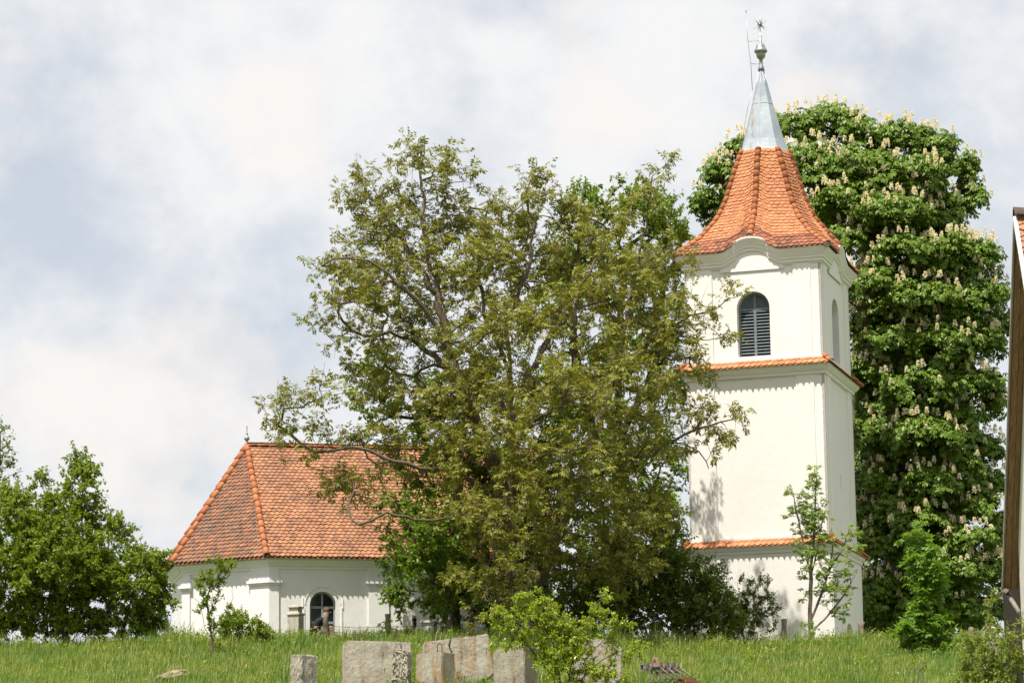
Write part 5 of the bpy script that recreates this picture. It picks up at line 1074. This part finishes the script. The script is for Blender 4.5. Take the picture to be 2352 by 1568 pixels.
c = at(759, 1450, YG); g0 = G(c[0], YG); root = thing('grave_marker', V(c[0], YG, g0), 'short brown stone stub beside the leaning post below the church window', 'gravestone', 'gravestones')
mb = MB(); rbox(mb, c, .10, .09, g0-.1, at(759, 1440, YG)[2], .3); roofcap(mb, c, .11, .10, at(759, 1440, YG)[2], at(759, 1436, YG)[2], .3); mb.build('stone', plain('brown_stone', (.33, .22, .14), .9, var=.4), root, bevel=.01)
root = thing('driftwood_log', ground_at(738, 103.8), 'gnarled dark log leaning at the foot of the fence post by the window', 'log'); mb = MB()
for a in (((726, 1468), (732, 1456), (741, 1450), (747, 1455)), ((744, 1468), (750, 1456), (757, 1452))): q = spline(uv(103.8, *a), .08); mb.tube(q, np.linspace(.09, .04, len(q)), 7)
mb.build('wood', M_post, root)

# ------------------------------------------------------------------ person bending behind the post
YP = 105.6
hip = at(722, 1449, YP); she = at(741, 1421, YP-.05); hd = at(751.5, 1406, YP-.08); gp = G(hip[0], YP)
pr = thing('person', V(hip[0], YP, gp), 'person with brown hair and dark clothes bending forward behind the fence post by the window', 'person')
M_skin = plain('skin', (.42, .22, .15), .6, var=.1); M_shirt = plain('dark_shirt', (.018, .016, .02), .85, var=.3, scale=9); M_trou = plain('dark_trousers', (.05, .045, .045), .85, var=.3); M_hair = plain('brown_hair', (.10, .045, .022), .7, var=.4, scale=40)
def skin_obj(name, V_, E_, rad, m, parent, sub=2):
    b = base_of(parent); me = bpy.data.meshes.new(name); me.from_pydata([tuple(np.asarray(x)-b) for x in V_], E_, []); o = link(name, me, m, parent)
    md = o.modifiers.new('skin', 'SKIN'); md.use_smooth_shade = True
    for sv, r_ in zip(me.skin_vertices[0].data, rad): sv.radius = (r_, r_) if not hasattr(r_, '__len__') else r_
    me.skin_vertices[0].data[0].use_root = True
    s_ = o.modifiers.new('sub', 'SUBSURF'); s_.levels = s_.render_levels = sub; return o
ax_ = nrm(she-hip); mid = (hip+she)/2+V(-.03, 0, .04)
side = V(-.2, 1, 0); side = side/np.linalg.norm(side)
bv = [hip, mid, she, she+(hd-she)*.45, hd, hd+V(.02, 0, .09)]; be = [(0, 1), (1, 2), (2, 3), (3, 4), (4, 5)]; br = [.15, .14, .15, .055, .095, .075]
for s in (-1, 1):
    i = len(bv); sh = she+side*s*.19+V(0, 0, -.02); el = sh+V(.12, s*.03, -.28); wr = el+V(.16, -.02*s, -.20); pa = wr+V(.05, 0, -.06)
    bv += [sh, el, wr, pa]; be += [(2, i), (i, i+1), (i+1, i+2), (i+2, i+3)]; br += [.065, .045, .03, .035]
    for f in range(5):
        j = len(bv); off = side*s*(f-2)*.02; b_ = pa+off*.8+V(.02, 0, -.02); ln = (.05, .075, .085, .078, .06)[f]; bv += [b_+V(.02, 0, -.03)*ln/.08, b_+off*.3+V(.03, 0, -.09)*ln/.08]; be += [(i+3, j), (j, j+1)]; br += [.010, .008]
    i = len(bv); h_ = hip+side*s*.10+V(0, 0, -.05); kn = V(h_[0]+.12, h_[1], gp+.42); an = V(h_[0]-.05, h_[1], gp+.08); to = an+V(.18, -.02, -.05); bv += [h_, kn, an, to]; be += [(0, i), (i, i+1), (i+1, i+2), (i+2, i+3)]; br += [.10, .065, .045, .04]
body_ = skin_obj('body', bv, be, br, M_skin, pr)
sv_ = [hip+V(0, 0, .02), mid, she, she+(hd-she)*.25]; se_ = [(0, 1), (1, 2), (2, 3)]; sr = [.175, .17, .18, .085]
for s in (-1, 1):
    i = len(sv_); sh = she+side*s*.19+V(0, 0, -.02); el = sh+V(.12, s*.03, -.28); wr = el+V(.14, -.02*s, -.17); sv_ += [sh, el, wr]; se_ += [(2, i), (i, i+1), (i+1, i+2)]; sr += [.085, .065, .05]
skin_obj('shirt', sv_, se_, sr, M_shirt, pr)
tv = [hip]; te = []; tr_ = [.178]
for s in (-1, 1):
    i = len(tv); h_ = hip+side*s*.10+V(0, 0, -.05); tv += [h_, V(h_[0]+.12, h_[1], gp+.42), V(h_[0]-.05, h_[1], gp+.12)]; te += [(0, i), (i, i+1), (i+1, i+2)]; tr_ += [.12, .085, .07]
skin_obj('trousers', tv, te, tr_, M_trou, pr)
def ball(name, c, r, m, par, cut=None):
    bm = bmesh.new(); bmesh.ops.create_icosphere(bm, subdivisions=3, radius=1)
    for v_ in bm.verts: n_ = mno.noise(v_.co*4)*.06; v_.co = Vector((v_.co.x*r[0]*(1+n_), v_.co.y*r[1]*(1+n_), v_.co.z*r[2]*(1+n_)))
    bm.verts.ensure_lookup_table()
    if cut is not None: bmesh.ops.delete(bm, geom=[v_ for v_ in bm.verts if v_.co.dot(Vector(cut[0])) > cut[1]], context='VERTS')
    b = base_of(par)
    for v_ in bm.verts: v_.co = v_.co+Vector(tuple(c-b))
    me = bpy.data.meshes.new(name); bm.to_mesh(me); bm.free()
    for p_ in me.polygons: p_.use_smooth = True
    return link(name, me, m, par)
ball('hair', hd+V(-.015, 0, .06), (.135, .125, .135), M_hair, pr, ((.8, 0, -.6), .055))
ball('nose', hd+V(.115, -.01, .005), (.025, .018, .025), M_skin, body_)
for s in (-1, 1): ball('eye', hd+V(.095, s*.035, .04), (.013, .013, .012), M_dark, body_)
ball('mouth', hd+V(.10, -.005, -.045), (.012, .03, .008), plain('lips', (.3, .1, .08), .6), body_)
for s in (-1, 1): ball('ear', hd+V(.0, s*.098, .02), (.03, .012, .036), M_skin, body_)

# ------------------------------------------------------------------ old house at the right edge
RG = at(2331, 500, 50.0); EF = at(2304, 1347, 55.0)
gd = nrm(V(*(EF-RG)[:2])); rd = V(gd[1], -gd[0])                      # gable direction (away), ridge direction (to the right)
if rd[0] < 0: rd = -rd
rd3 = V(*rd, 0); EN = V(*(RG[:2]-gd*np.linalg.norm((EF-RG)[:2])), EF[2]); LR = 9.0; OVG = .23
hg = min(G(*RG[:2]), G(*EF[:2]))-.4
hs = thing('farmhouse', V(*(RG[:2]+rd*4), hg), 'old farmhouse with weathered plank eaves and orange roof cut off by the right edge', 'house')
M_hwall = plaster('house_plaster', (.70, .64, .58)); M_plank = wood('weathered_planks', (.42, .23, .12), (.11, .065, .04), (16, 1.2, 1.2)); M_plankg = wood('grey_board', (.34, .30, .24), (.14, .12, .095), (16, 1.5, 1.5)); M_oldridge = plain('dark_ridge', (.10, .075, .055), .9, var=.4, bump=.5)
wa = V(*(EN[:2]+gd*.45)); wb = V(*(EF[:2]-gd*.75)); mb = MB()
zr = lambda s: RG[2]-abs(s)*(RG[2]-EF[2])
o_ = rd*OVG; A = V(*(wa+o_), hg); B = V(*(wb+o_), hg); hl = np.linalg.norm((EF-RG)[:2]); top = V(*(RG[:2]+o_), RG[2]-.18)
za = RG[2]-np.linalg.norm(wa-RG[:2])/hl*(RG[2]-EF[2])-.18; zb2 = RG[2]-np.linalg.norm(wb-RG[:2])/hl*(RG[2]-EF[2])-.18
mb.extrude([A, B, V(*B[:2], zb2), top, V(*A[:2], za)], rd3*7.5); mb.build('wall', M_hwall, hs)
def roofslab(E, name):
    n_ = nrm(np.cross(rd3, E-RG)); n_ = n_ if n_[2] > 0 else -n_
    s_ = MB(); nb = 9; w_ = LR/nb
    s_.extrude([RG+n_*-.03, E+n_*-.03, E+rd3*LR+n_*-.03, RG+rd3*LR+n_*-.03], n_*-.035); return s_.build(name, M_plank, hs), n_
sl1, nf = roofslab(EF, 'plank_soffit'); sl2, nn_ = roofslab(EN, 'roof')
mb = MB(); ln = np.linalg.norm(EF-RG)
for i in range(3):  # boards of the overhang, lengthwise to the slope
    a = rd3*(.02+.115*i); j = .004*i
    mb.extrude([RG+a-nf*(.068+j), EF+a-nf*(.068+j), EF+a+rd3*.105-nf*(.068+j), RG+a+rd3*.105-nf*(.068+j)], -nf*.012)
mb.build('verge_boards', M_plank, hs)
mb = MB(); mb.extrude([RG-rd3*.03-nf*.0, EF-rd3*.03, EF-rd3*.03-nf*.13, RG-rd3*.03-nf*.13], rd3*.028); mb.build('barge_board', M_plankg, hs)
mb = MB(); mb.extrude([RG-rd3*.03+nn_*.03, EN-rd3*.03+nn_*.03, EN-rd3*.03-nn_*.05, RG-rd3*.03-nn_*.05], rd3*.06); mb.build('verge_mortar', M_wall_c, hs)
Un = rd3; Vn = nrm(RG-EN); t = MB(); tile_plane(t, EN+rd3*.03, Un, Vn, nn_, lambda b_: 0, lambda b_: LR, ln, .17, .16, POINT); t.build('roof_tiles', M_tile_c, sl2)
Vf = nrm(RG-EF); t = MB(); tile_plane(t, EF+rd3*LR, -rd3, Vf, nf, lambda b_: 0, lambda b_: LR, ln, .17, .16, POINT); t.build('roof_tiles', M_tile_c, sl1)
mb = MB(); ridge_run(mb, [RG-rd3*.02+V(0, 0, .03), RG+rd3*LR+V(0, 0, .03)], .16, .42); mb.build('ridge_tiles', M_oldridge, hs)
mb = MB(); e = EF; mb.tube([V(*(wb+o_*.9), e[2]-.55), EF+rd3*.08-V(0, 0, .12)], .05, 4); mb.tube([EF+rd3*.02-V(0, 0, .10)-V(*gd, 0)*.3, EF+rd3*.02-V(0, 0, .10)+V(*gd, 0)*.05], .05, 4); mb.build('brace', M_plankg, hs)
mb = MB(); q = at(2303, 1362, 60.0); q2 = at(2372, 1360, 57.5); mb.box((q[0], 57.5, hg), (q2[0], 60, q[2])); mb.build('lean_to', plaster('shade_toned_plaster', (.045, .034, .026)), hs)  # shade below the eaves is put into the wall's near-black brown colour
